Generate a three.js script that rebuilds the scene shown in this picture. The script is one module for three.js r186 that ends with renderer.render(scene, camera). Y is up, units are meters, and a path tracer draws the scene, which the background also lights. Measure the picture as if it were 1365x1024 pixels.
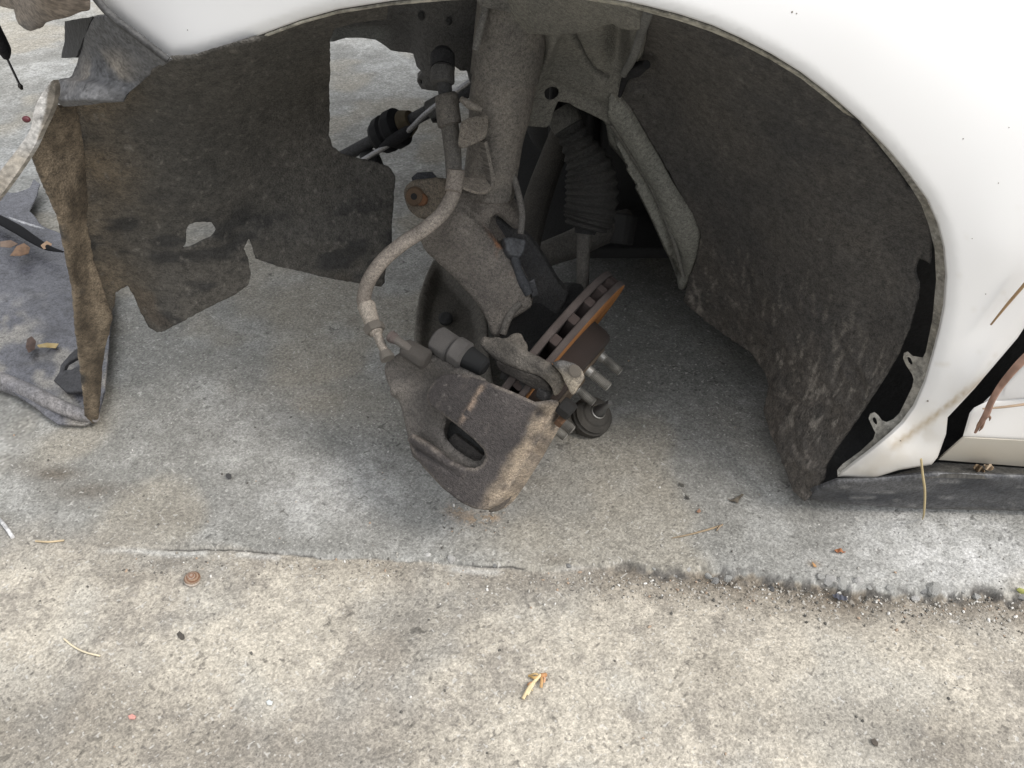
import * as THREE from 'three';
import { mergeGeometries, toCreasedNormals } from 'three/addons/utils/BufferGeometryUtils.js';
import { RoundedBoxGeometry } from 'three/addons/geometries/RoundedBoxGeometry.js';

// ---------------------------------------------------------------- camera, sky, sun, exposure
const scene = new THREE.Scene();
const PITCH = 40 * Math.PI / 180, EYE = new THREE.Vector3(0, 0.715, 0.6), FOCAL = 1071;
const camera = new THREE.PerspectiveCamera(2 * Math.atan(512 / FOCAL) * 180 / Math.PI, 4 / 3, 0.02, 400);
camera.position.copy(EYE);
camera.lookAt(0, EYE.y - Math.sin(PITCH), EYE.z - Math.cos(PITCH));
scene.add(camera);

function makeSky() {                                  // bright overcast, a little brighter round the hidden sun and the zenith
  const w = 256, h = 128, d = new Float32Array(w * h * 4), sun = SUN.clone().normalize();
  for (let j = 0; j < h; j++) for (let i = 0; i < w; i++) {
    const th = ((j + .5) / h - .5) * Math.PI, ph = ((i + .5) / w - .5) * 2 * Math.PI;
    const v = new THREE.Vector3(Math.cos(th) * Math.cos(ph), Math.sin(th), Math.cos(th) * Math.sin(ph));
    const up = Math.max(0, v.y), s = Math.max(0, v.dot(sun));
    let L = .20 + 1.12 * Math.pow(up, 1.25) + .6 * Math.pow(s, 4) + 1.4 * Math.pow(s, 14);
    if (v.y < 0) L = .18;
    const k = (j * w + i) * 4;
    d[k] = L * .985; d[k + 1] = L * 1.0; d[k + 2] = L * 1.035; d[k + 3] = 1;
  }
  const t = new THREE.DataTexture(d, w, h, THREE.RGBAFormat, THREE.FloatType);
  t.mapping = THREE.EquirectangularReflectionMapping; t.magFilter = t.minFilter = THREE.LinearFilter; t.needsUpdate = true;
  return t;
}
const SUN = new THREE.Vector3(.85, 1.0, .42);
scene.background = makeSky(); scene.environment = scene.background;
const sun = new THREE.DirectionalLight(0xfff4e6, 1.25);
sun.position.copy(SUN.clone().multiplyScalar(4)); sun.castShadow = true; sun.shadow.radius = 34;
sun.shadow.mapSize.set(2048, 2048);
Object.assign(sun.shadow.camera, { left: -3, right: 3, top: 3, bottom: -3, near: .1, far: 14 });
scene.add(sun);
const renderer = new THREE.WebGLRenderer({ antialias: true });
renderer.setSize(1024, 768);
renderer.shadowMap.enabled = true;
renderer.toneMapping = THREE.LinearToneMapping;
renderer.toneMappingExposure = 1.5;

// ---------------------------------------------------------------- small tools
const V = (x, y, z) => new THREE.Vector3(x, y, z);
const mix = (a, b, t) => a + (b - a) * t, sat = (x) => Math.min(1, Math.max(0, x)), ss = (a, b, x) => { const t = sat((x - a) / (b - a)); return t * t * (3 - 2 * t); };
const mix3 = (a, b, t) => [mix(a[0], b[0], t), mix(a[1], b[1], t), mix(a[2], b[2], t)];
const gs = (x) => Math.exp(-x * x);
function rng(seed) { let s = seed | 0; return () => { s = (s + 0x6d2b79f5) | 0; let t = Math.imul(s ^ (s >>> 15), 1 | s); t = (t + Math.imul(t ^ (t >>> 7), 61 | t)) ^ t; return ((t ^ (t >>> 14)) >>> 0) / 4294967296; }; }
const LAT = new Float32Array(65536); { const r = rng(77); for (let i = 0; i < 65536; i++) LAT[i] = r(); }
function n2(x, y) { const xi = Math.floor(x), yi = Math.floor(y); let u = x - xi, v = y - yi; u = u * u * (3 - 2 * u); v = v * v * (3 - 2 * v); const a = (xi & 255), b = ((xi + 1) & 255), c = (yi & 255) << 8, d = ((yi + 1) & 255) << 8; return (LAT[c | a] * (1 - u) + LAT[c | b] * u) * (1 - v) + (LAT[d | a] * (1 - u) + LAT[d | b] * u) * v; }
function f2(x, y, o = 4) { let s = 0, a = .5, t = 0; for (let i = 0; i < o; i++) { s += a * n2(x, y); t += a; a *= .5; const q = x * 1.6 + y * 1.2 + 17.3; y = y * 1.6 - x * 1.2 + 9.1; x = q; } return s / t; }
function n3(x, y, z) { const zi = Math.floor(z); let w = z - zi; w = w * w * (3 - 2 * w); return n2(x + zi * 37.17, y + zi * 17.71) * (1 - w) + n2(x + (zi + 1) * 37.17, y + (zi + 1) * 17.71) * w; }
function f3(p, k, o = 3) { let s = 0, a = .5, t = 0; for (let i = 0; i < o; i++) { s += a * n3(p.x * k + i * 5.2, p.y * k + i * 9.7, p.z * k + i * 3.1); t += a; a *= .5; k *= 2.03; } return s / t; }

// a pixel of the photograph becomes a point on a real plane (z, y or x given in metres) or at a distance d along the view axis
const FW = V(0, -Math.sin(PITCH), -Math.cos(PITCH)), UP = V(0, Math.cos(PITCH), -Math.sin(PITCH));
const ray = (px, py) => FW.clone().add(V((px - 682.5) / FOCAL, 0, 0)).addScaledVector(UP, -(py - 512) / FOCAL);
const at = (px, py, d) => EYE.clone().addScaledVector(ray(px, py), d);
function depthOf(px, py, c) { const r = ray(px, py); if (c.d !== undefined) return c.d; if (c.z !== undefined) return (c.z - EYE.z) / r.z; if (c.y !== undefined) return (c.y - EYE.y) / r.y; return (c.x - EYE.x) / r.x; }
const pt = (px, py, c) => at(px, py, depthOf(px, py, c));
const onGround = (px, py) => pt(px, py, { y: 0 });

function tps(ctl) {                                    // smooth surface through the given points (exact for planes)
  const P = ctl.map(([x, y, c]) => [x / 500, y / 500, 1 / depthOf(x, y, c)]), n = P.length, N = n + 3;
  const U = (r2) => (r2 < 1e-12 ? 0 : r2 * Math.log(r2));
  const A = [...Array(N)].map(() => new Float64Array(N + 1));
  for (let i = 0; i < n; i++) {
    for (let j = 0; j < n; j++) A[i][j] = n > 3 ? U((P[i][0] - P[j][0]) ** 2 + (P[i][1] - P[j][1]) ** 2) : (i === j ? 1 : 0);
    if (n > 3) A[i][i] += 1e-4;
    A[i][n] = A[n][i] = 1; A[i][n + 1] = A[n + 1][i] = P[i][0]; A[i][n + 2] = A[n + 2][i] = P[i][1]; A[i][N] = P[i][2];
  }
  for (let i = 0; i < N; i++) {
    let b = i; for (let k = i + 1; k < N; k++) if (Math.abs(A[k][i]) > Math.abs(A[b][i])) b = k;
    [A[i], A[b]] = [A[b], A[i]];
    for (let k = 0; k < N; k++) if (k !== i) { const q = A[k][i] / A[i][i]; if (q) for (let m = i; m <= N; m++) A[k][m] -= q * A[i][m]; }
  }
  const w = A.map((r, i) => r[N] / r[i]);
  return (px, py) => { const x = px / 500, y = py / 500; let s = w[n] + w[n + 1] * x + w[n + 2] * y; if (n > 3) for (let i = 0; i < n; i++) s += w[i] * U((x - P[i][0]) ** 2 + (y - P[i][1]) ** 2); return at(px, py, 1 / s); };
}
function delaunay(P) {
  const n = P.length, idx = [...Array(n).keys()].sort((a, b) => P[a][0] - P[b][0]);
  const pts = P.concat([[-2e4, -2e4], [0, 4e4], [2e4, -2e4]].map(([a, b]) => [a + 700, b + 400]));
  const circ = (i, j, k) => {
    const [ax, ay] = pts[i], [bx, by] = pts[j], [cx, cy] = pts[k], D = 2 * (ax * (by - cy) + bx * (cy - ay) + cx * (ay - by)) || 1e-9;
    const x = ((ax * ax + ay * ay) * (by - cy) + (bx * bx + by * by) * (cy - ay) + (cx * cx + cy * cy) * (ay - by)) / D;
    const y = ((ax * ax + ay * ay) * (cx - bx) + (bx * bx + by * by) * (ax - cx) + (cx * cx + cy * cy) * (bx - ax)) / D;
    return { i, j, k, x, y, r: (ax - x) ** 2 + (ay - y) ** 2 };
  };
  let open = [circ(n, n + 1, n + 2)]; const closed = [];
  for (const c of idx) {
    const edges = new Map(), keep = [], [cx, cy] = pts[c];
    const edge = (a, b) => { const k = a < b ? a * 1e6 + b : b * 1e6 + a; if (edges.has(k)) edges.set(k, null); else edges.set(k, [a, b]); };
    for (const t of open) {
      const dx = cx - t.x;
      if (dx > 0 && dx * dx > t.r) { closed.push(t); continue; }
      if (dx * dx + (cy - t.y) ** 2 - t.r > 1e-9) { keep.push(t); continue; }
      edge(t.i, t.j); edge(t.j, t.k); edge(t.k, t.i);
    }
    open = keep;
    for (const e of edges.values()) if (e) open.push(circ(e[0], e[1], c));
  }
  return closed.concat(open).filter((t) => t.i < n && t.j < n && t.k < n).map((t) => [t.i, t.j, t.k]);
}
const inPoly = (P, x, y) => { let c = false; for (let i = 0, j = P.length - 1; i < P.length; j = i++) if ((P[i][1] > y) !== (P[j][1] > y) && x < (P[j][0] - P[i][0]) * (y - P[i][1]) / (P[j][1] - P[i][1]) + P[i][0]) c = !c; return c; };
function segDist(P, x, y) { let m = 1e9; for (let i = 0, j = P.length - 1; i < P.length; j = i++) { const ax = P[j][0], ay = P[j][1], dx = P[i][0] - ax, dy = P[i][1] - ay, t = sat(((x - ax) * dx + (y - ay) * dy) / (dx * dx + dy * dy + 1e-9)); const q = (x - ax - t * dx) ** 2 + (y - ay - t * dy) ** 2; if (q < m) m = q; } return Math.sqrt(m); }
function smoothLoop(P, k = 1) {                        // rounds the corners of an outline
  for (let q = 0; q < k; q++) { const o = []; for (let i = 0; i < P.length; i++) { const a = P[i], b = P[(i + 1) % P.length]; o.push([mix(a[0], b[0], .25), mix(a[1], b[1], .25)], [mix(a[0], b[0], .75), mix(a[1], b[1], .75)]); } P = o; }
  return P;
}
// a solid panel or casting: the outlined face lies on a surface in space, gets thickness t behind it, rounded rims (r metres) and relief
function solid({ out, holes = [], ctl, surf, t = .003, s = 12, r = 0, dir, relief, col, rough = 0, seed = 1, smooth = 0 }) {
  const R = rng(seed * 7919 + out.length), S = surf || tps(ctl);
  if (smooth) { out = smoothLoop(out, smooth); holes = holes.map((h) => smoothLoop(h, smooth)); }
  const loops = [out, ...holes].map((L) => {
    const o = []; for (let i = 0; i < L.length; i++) { const a = L[i], b = L[(i + 1) % L.length], m = Math.max(1, Math.round(Math.hypot(b[0] - a[0], b[1] - a[1]) / s)); for (let k = 0; k < m; k++) o.push([mix(a[0], b[0], k / m), mix(a[1], b[1], k / m)]); }
    if (rough) return o.map(([x, y]) => [x + (R() - .5) * rough, y + (R() - .5) * rough]);
    return o;
  });
  const inside = (x, y) => inPoly(loops[0], x, y) && !loops.slice(1).some((h) => inPoly(h, x, y));
  const dist = (x, y) => Math.min(...loops.map((L) => segDist(L, x, y)));
  const P = []; for (const L of loops) for (const p of L) P.push([p[0] + (R() - .5) * .02, p[1] + (R() - .5) * .02, 0]);
  const c0 = out.reduce((a, p) => [a[0] + p[0] / out.length, a[1] + p[1] / out.length], [0, 0]), dm = S(c0[0], c0[1]).sub(EYE).dot(FW), mpp = dm / FOCAL, rp = r / mpp;
  if (r > 0) for (const L of loops) for (let i = 0; i < L.length; i++) {
    const a = L[(i + L.length - 1) % L.length], b = L[(i + 1) % L.length]; let nx = b[1] - a[1], ny = a[0] - b[0]; const q = Math.hypot(nx, ny) || 1; nx /= q; ny /= q;
    for (const k of [.18, .5, 1]) for (const sg of [1, -1]) { const x = L[i][0] + nx * rp * k * sg, y = L[i][1] + ny * rp * k * sg; if (inside(x, y)) { const d = dist(x, y); if (d > rp * k * .85) P.push([x, y, d]); } }
  }
  const xs = loops[0].map((p) => p[0]), ys = loops[0].map((p) => p[1]), x0 = Math.min(...xs), x1 = Math.max(...xs), y0 = Math.min(...ys), y1 = Math.max(...ys);
  for (let y = y0 + s * .5, row = 0; y < y1; y += s * .87, row++) for (let x = x0 + (row % 2) * s * .5; x < x1; x += s) {
    const jx = x + (R() - .5) * s * .2, jy = y + (R() - .5) * s * .2; if (!inside(jx, jy)) continue;
    const d = dist(jx, jy); if (d > (r > 0 ? rp + s * .4 : s * .6)) P.push([jx, jy, d]);
  }
  const tri = delaunay(P.map((p) => [p[0], p[1]])).filter(([a, b, c]) => {
    const ar = (P[b][0] - P[a][0]) * (P[c][1] - P[a][1]) - (P[c][0] - P[a][0]) * (P[b][1] - P[a][1]);
    return Math.abs(ar) > .02 && inside((P[a][0] + P[b][0] + P[c][0]) / 3, (P[a][1] + P[b][1] + P[c][1]) / 3);
  }).map(([a, b, c]) => ((P[b][0] - P[a][0]) * (P[c][1] - P[a][1]) - (P[c][0] - P[a][0]) * (P[b][1] - P[a][1]) > 0 ? [a, c, b] : [a, b, c]));
  const W = P.map((p) => S(p[0], p[1]));
  const norms = (W) => { const N = W.map(() => V(0, 0, 0)), e = V(0, 0, 0), g = V(0, 0, 0); for (const [a, b, c] of tri) { e.subVectors(W[b], W[a]); g.subVectors(W[c], W[a]); e.cross(g); N[a].add(e); N[b].add(e); N[c].add(e); } return N.map((n) => (n.lengthSq() > 0 ? n.normalize() : n.set(0, 0, 1))); };
  let N = norms(W);
  const avg = N.reduce((a, n) => a.add(n), V(0, 0, 0)).normalize();
  const flip = avg.dot(FW) > 0 ? -1 : 1; if (flip < 0) { avg.negate(); N.forEach((n) => n.negate()); tri.forEach((q) => q.reverse()); }
  const B = W.map((p, i) => p.clone().addScaledVector(dir || N[i], dir ? t : -t));
  if (r > 0 || relief) W.forEach((p, i) => {
    const e = P[i][2] * mpp; let o = 0;
    if (r > 0 && e < r) o -= (r - Math.sqrt(Math.max(0, r * r - (r - e) ** 2))) * Math.min(1, .98 * t / r);
    if (relief) o += relief(P[i][0], P[i][1], p, e);
    if (o) p.addScaledVector(N[i], o);
  });
  N = norms(W);
  const pos = [], nor = [], uv = [], color = [];
  const t1 = Math.abs(avg.y) > .8 ? V(1, 0, 0) : V(0, 1, 0).cross(avg).normalize(), t2 = avg.clone().cross(t1); t1.crossVectors(t2, avg);
  const C = W.map((p, i) => (col ? col({ p, n: N[i], px: P[i][0], py: P[i][1], e: P[i][2] * mpp }) : [1, 1, 1]));
  const put = (p, n, i, k = 1) => { pos.push(p.x, p.y, p.z); nor.push(n.x, n.y, n.z); uv.push(p.dot(t1), p.dot(t2)); color.push(C[i][0] * k, C[i][1] * k, C[i][2] * k); };
  const edges = new Map();
  for (const [a, b, c] of tri) {
    put(W[a], N[a], a); put(W[b], N[b], b); put(W[c], N[c], c);
    for (const [u, v] of [[a, b], [b, c], [c, a]]) { const k = u < v ? u * 1e6 + v : v * 1e6 + u; if (edges.has(k)) edges.set(k, null); else edges.set(k, [u, v]); }
  }
  const NB = N.map((n) => n.clone().negate());
  for (const [a, b, c] of tri) { put(B[a], NB[a], a); put(B[c], NB[c], c); put(B[b], NB[b], b); }
  const be = [...edges.values()].filter(Boolean), SN = new Map(), q1 = V(0, 0, 0), q2 = V(0, 0, 0);
  for (const [u, v] of be) { q1.subVectors(W[v], W[u]); q2.subVectors(B[u], W[u]); const n = q2.clone().cross(q1).normalize(); for (const k of [u, v]) { if (!SN.has(k)) SN.set(k, V(0, 0, 0)); SN.get(k).add(n); } }
  SN.forEach((n) => n.normalize());
  for (const [u, v] of be) { put(W[u], SN.get(u), u); put(B[u], SN.get(u), u); put(B[v], SN.get(v), v); put(W[u], SN.get(u), u); put(B[v], SN.get(v), v); put(W[v], SN.get(v), v); }
  const g = new THREE.BufferGeometry();
  g.setAttribute('position', new THREE.Float32BufferAttribute(pos, 3)); g.setAttribute('normal', new THREE.Float32BufferAttribute(nor, 3));
  g.setAttribute('uv', new THREE.Float32BufferAttribute(uv, 2)); g.setAttribute('color', new THREE.Float32BufferAttribute(color, 3));
  return g;
}
function tint(g, col) {                               // vertex colours for a built-in geometry
  const p = g.attributes.position, n = g.attributes.normal, c = new Float32Array(p.count * 3), a = V(0, 0, 0), b = V(0, 0, 0);
  for (let i = 0; i < p.count; i++) { a.fromBufferAttribute(p, i); if (n) b.fromBufferAttribute(n, i); const k = col({ p: a, n: b, px: 0, py: 0, e: 1 }); c.set(k, i * 3); }
  g.setAttribute('color', new THREE.BufferAttribute(c, 3)); return g;
}
// a tube of changing radius through points; rad is a number, a list (one per point) or a function of 0..1
function tube(pts, rad, { seg = 0, n = 14, col = () => [1, 1, 1], flat = 1, sharp = false } = {}) {
  const curve = sharp ? null : new THREE.CatmullRomCurve3(pts, false, 'centripetal'), len = sharp ? pts.reduce((a, p, i) => a + (i ? p.distanceTo(pts[i - 1]) : 0), 0) : curve.getLength();
  const m = seg || Math.max(8, Math.ceil(len / .006)), path = [], ts = [];
  for (let i = 0; i <= m; i++) { const t = i / m; if (sharp) { const q = t * (pts.length - 1), k = Math.min(pts.length - 2, Math.floor(q)); path.push(pts[k].clone().lerp(pts[k + 1], q - k)); } else path.push(curve.getPoint(t)); ts.push(t); }
  const radius = (t) => { if (typeof rad === 'number') return rad; if (typeof rad === 'function') return rad(t); const q = t * (rad.length - 1), k = Math.min(rad.length - 2, Math.floor(q)); return mix(rad[k], rad[k + 1], q - k); };
  const pos = [], uv = [], idx = []; let nr = null, d = 0;
  for (let i = 0; i <= m; i++) {
    const tg = path[Math.min(m, i + 1)].clone().sub(path[Math.max(0, i - 1)]).normalize();
    if (!nr) nr = (Math.abs(tg.y) < .9 ? V(0, 1, 0) : V(1, 0, 0)).cross(tg).normalize(); else nr.addScaledVector(tg, -nr.dot(tg)).normalize();
    const bn = tg.clone().cross(nr); if (i) d += path[i].distanceTo(path[i - 1]);
    for (let k = 0; k <= n; k++) { const a = k / n * 2 * Math.PI, r = radius(ts[i]), q = path[i].clone().addScaledVector(nr, Math.cos(a) * r).addScaledVector(bn, Math.sin(a) * r * flat); pos.push(q.x, q.y, q.z); uv.push(k / n * 2 * Math.PI * Math.max(.003, r), d); }
  }
  for (let i = 0; i < m; i++) for (let k = 0; k < n; k++) { const a = i * (n + 1) + k, b = a + n + 1; idx.push(a, a + 1, b, a + 1, b + 1, b); }
  for (const [row, p, f] of [[0, path[0], 1], [m, path[m], -1]]) { const c0 = pos.length / 3; pos.push(p.x, p.y, p.z); uv.push(0, 0); for (let k = 0; k <= n; k++) { const s = (row * (n + 1) + k) * 3; pos.push(pos[s], pos[s + 1], pos[s + 2]); uv.push(0, 0); } for (let k = 0; k < n; k++) idx.push(c0, ...(f > 0 ? [c0 + 2 + k, c0 + 1 + k] : [c0 + 1 + k, c0 + 2 + k])); }
  const g = new THREE.BufferGeometry(); g.setAttribute('position', new THREE.Float32BufferAttribute(pos, 3)); g.setAttribute('uv', new THREE.Float32BufferAttribute(uv, 2)); g.setIndex(idx); g.computeVertexNormals();
  return tint(g, col);
}
// a turned piece: profile of [radius, distance along the axis] from point a in direction dir
function turned(profile, a, dir, { n = 28, col = () => [1, 1, 1], hex = false } = {}) {
  let g = new THREE.LatheGeometry(profile.map(([r, h]) => new THREE.Vector2(Math.max(r, 1e-5), h)), hex ? 6 : n);
  if (hex) { g = g.toNonIndexed(); g.computeVertexNormals(); } else g = toCreasedNormals(g, .62);
  const q = new THREE.Quaternion().setFromUnitVectors(V(0, 1, 0), dir.clone().normalize());
  g.applyQuaternion(q); g.translate(a.x, a.y, a.z);
  return tint(g, col);
}
function bolt(a, dir, r, h, col) { return merge([turned([[0, h], [r * .93, h], [r, h * .82], [r, 0], [0, 0]], a, dir, { hex: true, col }), turned([[0, h * .15], [r * 1.35, h * .15], [r * 1.35, -.001], [0, -.001]], a, dir, { col })]); }
function merge(list) { return mergeGeometries(list.map((g) => { const q = g.index ? g.toNonIndexed() : g.clone(); for (const k of Object.keys(q.attributes)) if (!['position', 'normal', 'uv', 'color'].includes(k)) q.deleteAttribute(k); return q; })); }
function add(parent, name, geo, mat) { const m = new THREE.Mesh(geo, mat); m.name = name; m.castShadow = m.receiveShadow = true; parent.add(m); return m; }
const used = {};
const numbered = (name) => { const k = used[name] = (used[name] ?? -1) + 1; return k ? name + '_' + String(k).padStart(3, '0') : name; };
function thing(name, label, category, group) { const g = new THREE.Group(); g.name = numbered(name); g.userData = { label, category }; if (group) g.userData.group = group; scene.add(g); return g; }
function single(name, geo, mat, label, category, group) { const m = add(scene, numbered(name), geo, mat); m.userData = { label, category }; if (group) m.userData.group = group; return m; }

// ---------------------------------------------------------------- materials
function tile(size, fn) {                             // seamless grey tile
  const d = new Uint8Array(size * size * 4);
  for (let j = 0; j < size; j++) for (let i = 0; i < size; i++) { const v = Math.round(255 * sat(fn(i, j, size))), k = (j * size + i) * 4; d[k] = d[k + 1] = d[k + 2] = v; d[k + 3] = 255; }
  const t = new THREE.DataTexture(d, size, size); t.wrapS = t.wrapT = THREE.RepeatWrapping; t.magFilter = THREE.LinearFilter; t.minFilter = THREE.LinearMipmapLinearFilter; t.generateMipmaps = true; t.needsUpdate = true; return t;
}
const wn = (() => { const r = rng(5), a = new Float32Array(512 * 512); for (let i = 0; i < a.length; i++) a[i] = r(); return (i, j) => a[((j & 511) << 9) | (i & 511)]; })();
const per = (i, j, size, cell) => n2((i / cell) % (size / cell), (j / cell) % (size / cell));   // value noise that wraps when size/cell divides 256
function wrapN(i, j, size, cells) { const x = i / size * cells, y = j / size * cells, xi = Math.floor(x), yi = Math.floor(y); let u = x - xi, v = y - yi; u = u * u * (3 - 2 * u); v = v * v * (3 - 2 * v); const L = (a, b) => LAT[((((b + cells) % cells) * 131 + cells * 7) & 255) << 8 | ((((a + cells) % cells) * 57 + cells) & 255)]; return (L(xi, yi) * (1 - u) + L(xi + 1, yi) * u) * (1 - v) + (L(xi, yi + 1) * (1 - u) + L(xi + 1, yi + 1) * u) * v; }
const grainMap = tile(512, (i, j, s) => .60 + .46 * (wrapN(i, j, s, 128) - .5) + .30 * (wrapN(i, j, s, 41) - .5) + .24 * (wn(i, j) - .5) + (wrapN(i, j, s, 170) > .88 ? .3 : 0));
const castBump = tile(512, (i, j, s) => .5 + .5 * (wrapN(i, j, s, 60) - .5) + .4 * (wrapN(i, j, s, 140) - .5) + .15 * (wn(i, j) - .5));
const speckMap = tile(512, (i, j, s) => { const a = wrapN(i, j, s, 90), b = wrapN(i, j, s, 23), c = wrapN(i, j, s, 200); return .52 + .26 * (b - .5) + .42 * (a - .5) + (c > .82 ? .5 * (c - .76) / .2 : 0) + .22 * (wn(i, j) - .5); });
const rep = (t, m) => { const c = t.clone(); c.repeat.set(1 / m, 1 / m); c.needsUpdate = true; return c; };
const std = (o) => new THREE.MeshStandardMaterial({ vertexColors: true, side: THREE.DoubleSide, ...o });
const M = {
  paint: new THREE.MeshPhysicalMaterial({ vertexColors: true, side: THREE.DoubleSide, roughness: .5, clearcoat: .45, clearcoatRoughness: .22 }),
  primer: std({ roughness: .6, map: rep(grainMap, .35) }),
  liner: std({ roughness: .82, map: rep(speckMap, .11), bumpMap: rep(castBump, .11), bumpScale: .0011 }),
  plastic: std({ roughness: .62, map: rep(grainMap, .2), bumpMap: rep(castBump, .2), bumpScale: .0005 }),
  steel: std({ roughness: .74, map: rep(grainMap, .09), bumpMap: rep(castBump, .1), bumpScale: .0006 }),
  cast: std({ roughness: .84, map: rep(grainMap, .08), bumpMap: rep(castBump, .07), bumpScale: .0014 }),
  rust: std({ roughness: .9, map: rep(grainMap, .05), bumpMap: rep(castBump, .05), bumpScale: .0007 }),
  rubber: new THREE.MeshPhysicalMaterial({ vertexColors: true, side: THREE.DoubleSide, roughness: .85, specularIntensity: .45, map: rep(grainMap, .07) }),
  bare: std({ roughness: .38, metalness: .75, map: rep(grainMap, .05) }),
  stud: std({ roughness: .42, metalness: .55 }),
  stone: std({ roughness: .9, bumpMap: rep(castBump, .03), bumpScale: .0005 }),
  plant: std({ roughness: .85 }),
};
// colour recipes (real surface colours; dust and mud lie where the noise puts them)
const fleck = (p, k, sx, sy, sz, lo = .70, hi = .78) => ss(lo, hi, f3({ x: p.x * sx, y: p.y * sy, z: p.z * sz }, k, 2));
const dusty = (base, dust, amt = .5, k = 30) => ({ p, n }) => mix3(base, dust, sat(amt * (.35 + 1.3 * f3(p, k)) * (.6 + .5 * Math.max(0, n.y))));
const plain = (c, k = 25, v = .25) => ({ p }) => { const m = 1 + v * (f3(p, k) - .5) * 2; return [c[0] * m, c[1] * m, c[2] * m]; };

// ---------------------------------------------------------------- the ground: two concrete pours meeting in a broken joint
const JOINT = [[-500, 728], [0, 722], [120, 727], [200, 731], [300, 734], [370, 737], [430, 744], [500, 743], [560, 747], [640, 753], [690, 757], [740, 760], [780, 752], [840, 751], [880, 757], [930, 756], [980, 764], [1030, 768], [1080, 776], [1110, 781], [1160, 781], [1200, 786], [1250, 790], [1300, 786], [1365, 792], [1800, 812]].map(([x, y]) => onGround(x, y)).map((p) => [p.x, p.z]);
function jointZ(x) {
  let i = 0; while (i < JOINT.length - 2 && JOINT[i + 1][0] < x) i++;
  const [a, b] = [JOINT[i], JOINT[i + 1]], t = (x - a[0]) / (b[0] - a[0]);
  const rough = ss(.05, .25, x);
  return mix(a[1], b[1], t) + (n2(x * 42, 3) - .5) * mix(.004, .010, rough) + (n2(x * 150, 9) - .5) * mix(.0015, .004, rough);
}
const G0 = { x0: -1.75, x1: .95, z0: -2.15, z1: .55 };
const STAIN = [[75, 632, .035, .016, .95], [120, 655, .05, .016, .85], [30, 620, .03, .015, .35], [420, 520, .12, .07, .22], [700, 640, .03, .012, .2], [225, 690, .05, .018, .35], [165, 770, .05, .012, .3], [230, 749, .03, .009, .45], [740, 745, .02, .008, .55], [660, 790, .03, .02, .3], [1250, 1000, .09, .05, .3], [960, 890, .03, .03, .3], [560, 830, .07, .04, .3], [40, 980, .17, .07, .5], [330, 1000, .10, .03, .3], [1080, 960, .12, .03, .3], [520, 1000, .1, .03, .2], [790, 505, .08, .06, .25], [975, 560, .05, .05, .2]].map(([x, y, rx, rz, a]) => { const p = onGround(x, y); return [p.x, p.z, rx, rz, a]; });
const RUSTY = [[610, 680, .018, .012], [632, 692, .022, .010], [655, 690, .012, .006], [1085, 752, .006, .004]].map(([x, y, rx, rz]) => { const p = onGround(x, y); return [p.x, p.z, rx, rz]; });
const WHITE = [[1270, 745, .13, .05, .55], [1200, 690, .08, .03, .3], [440, 660, .12, .05, .4], [470, 620, .1, .05, .3], [330, 560, .1, .07, .2], [560, 950, .02, .02, .1], [350, 742, .05, .008, .5], [430, 748, .04, .006, .7], [780, 757, .03, .004, .6]].map(([x, y, rx, rz, a]) => { const p = onGround(x, y); return [p.x, p.z, rx, rz, a]; });
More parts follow.
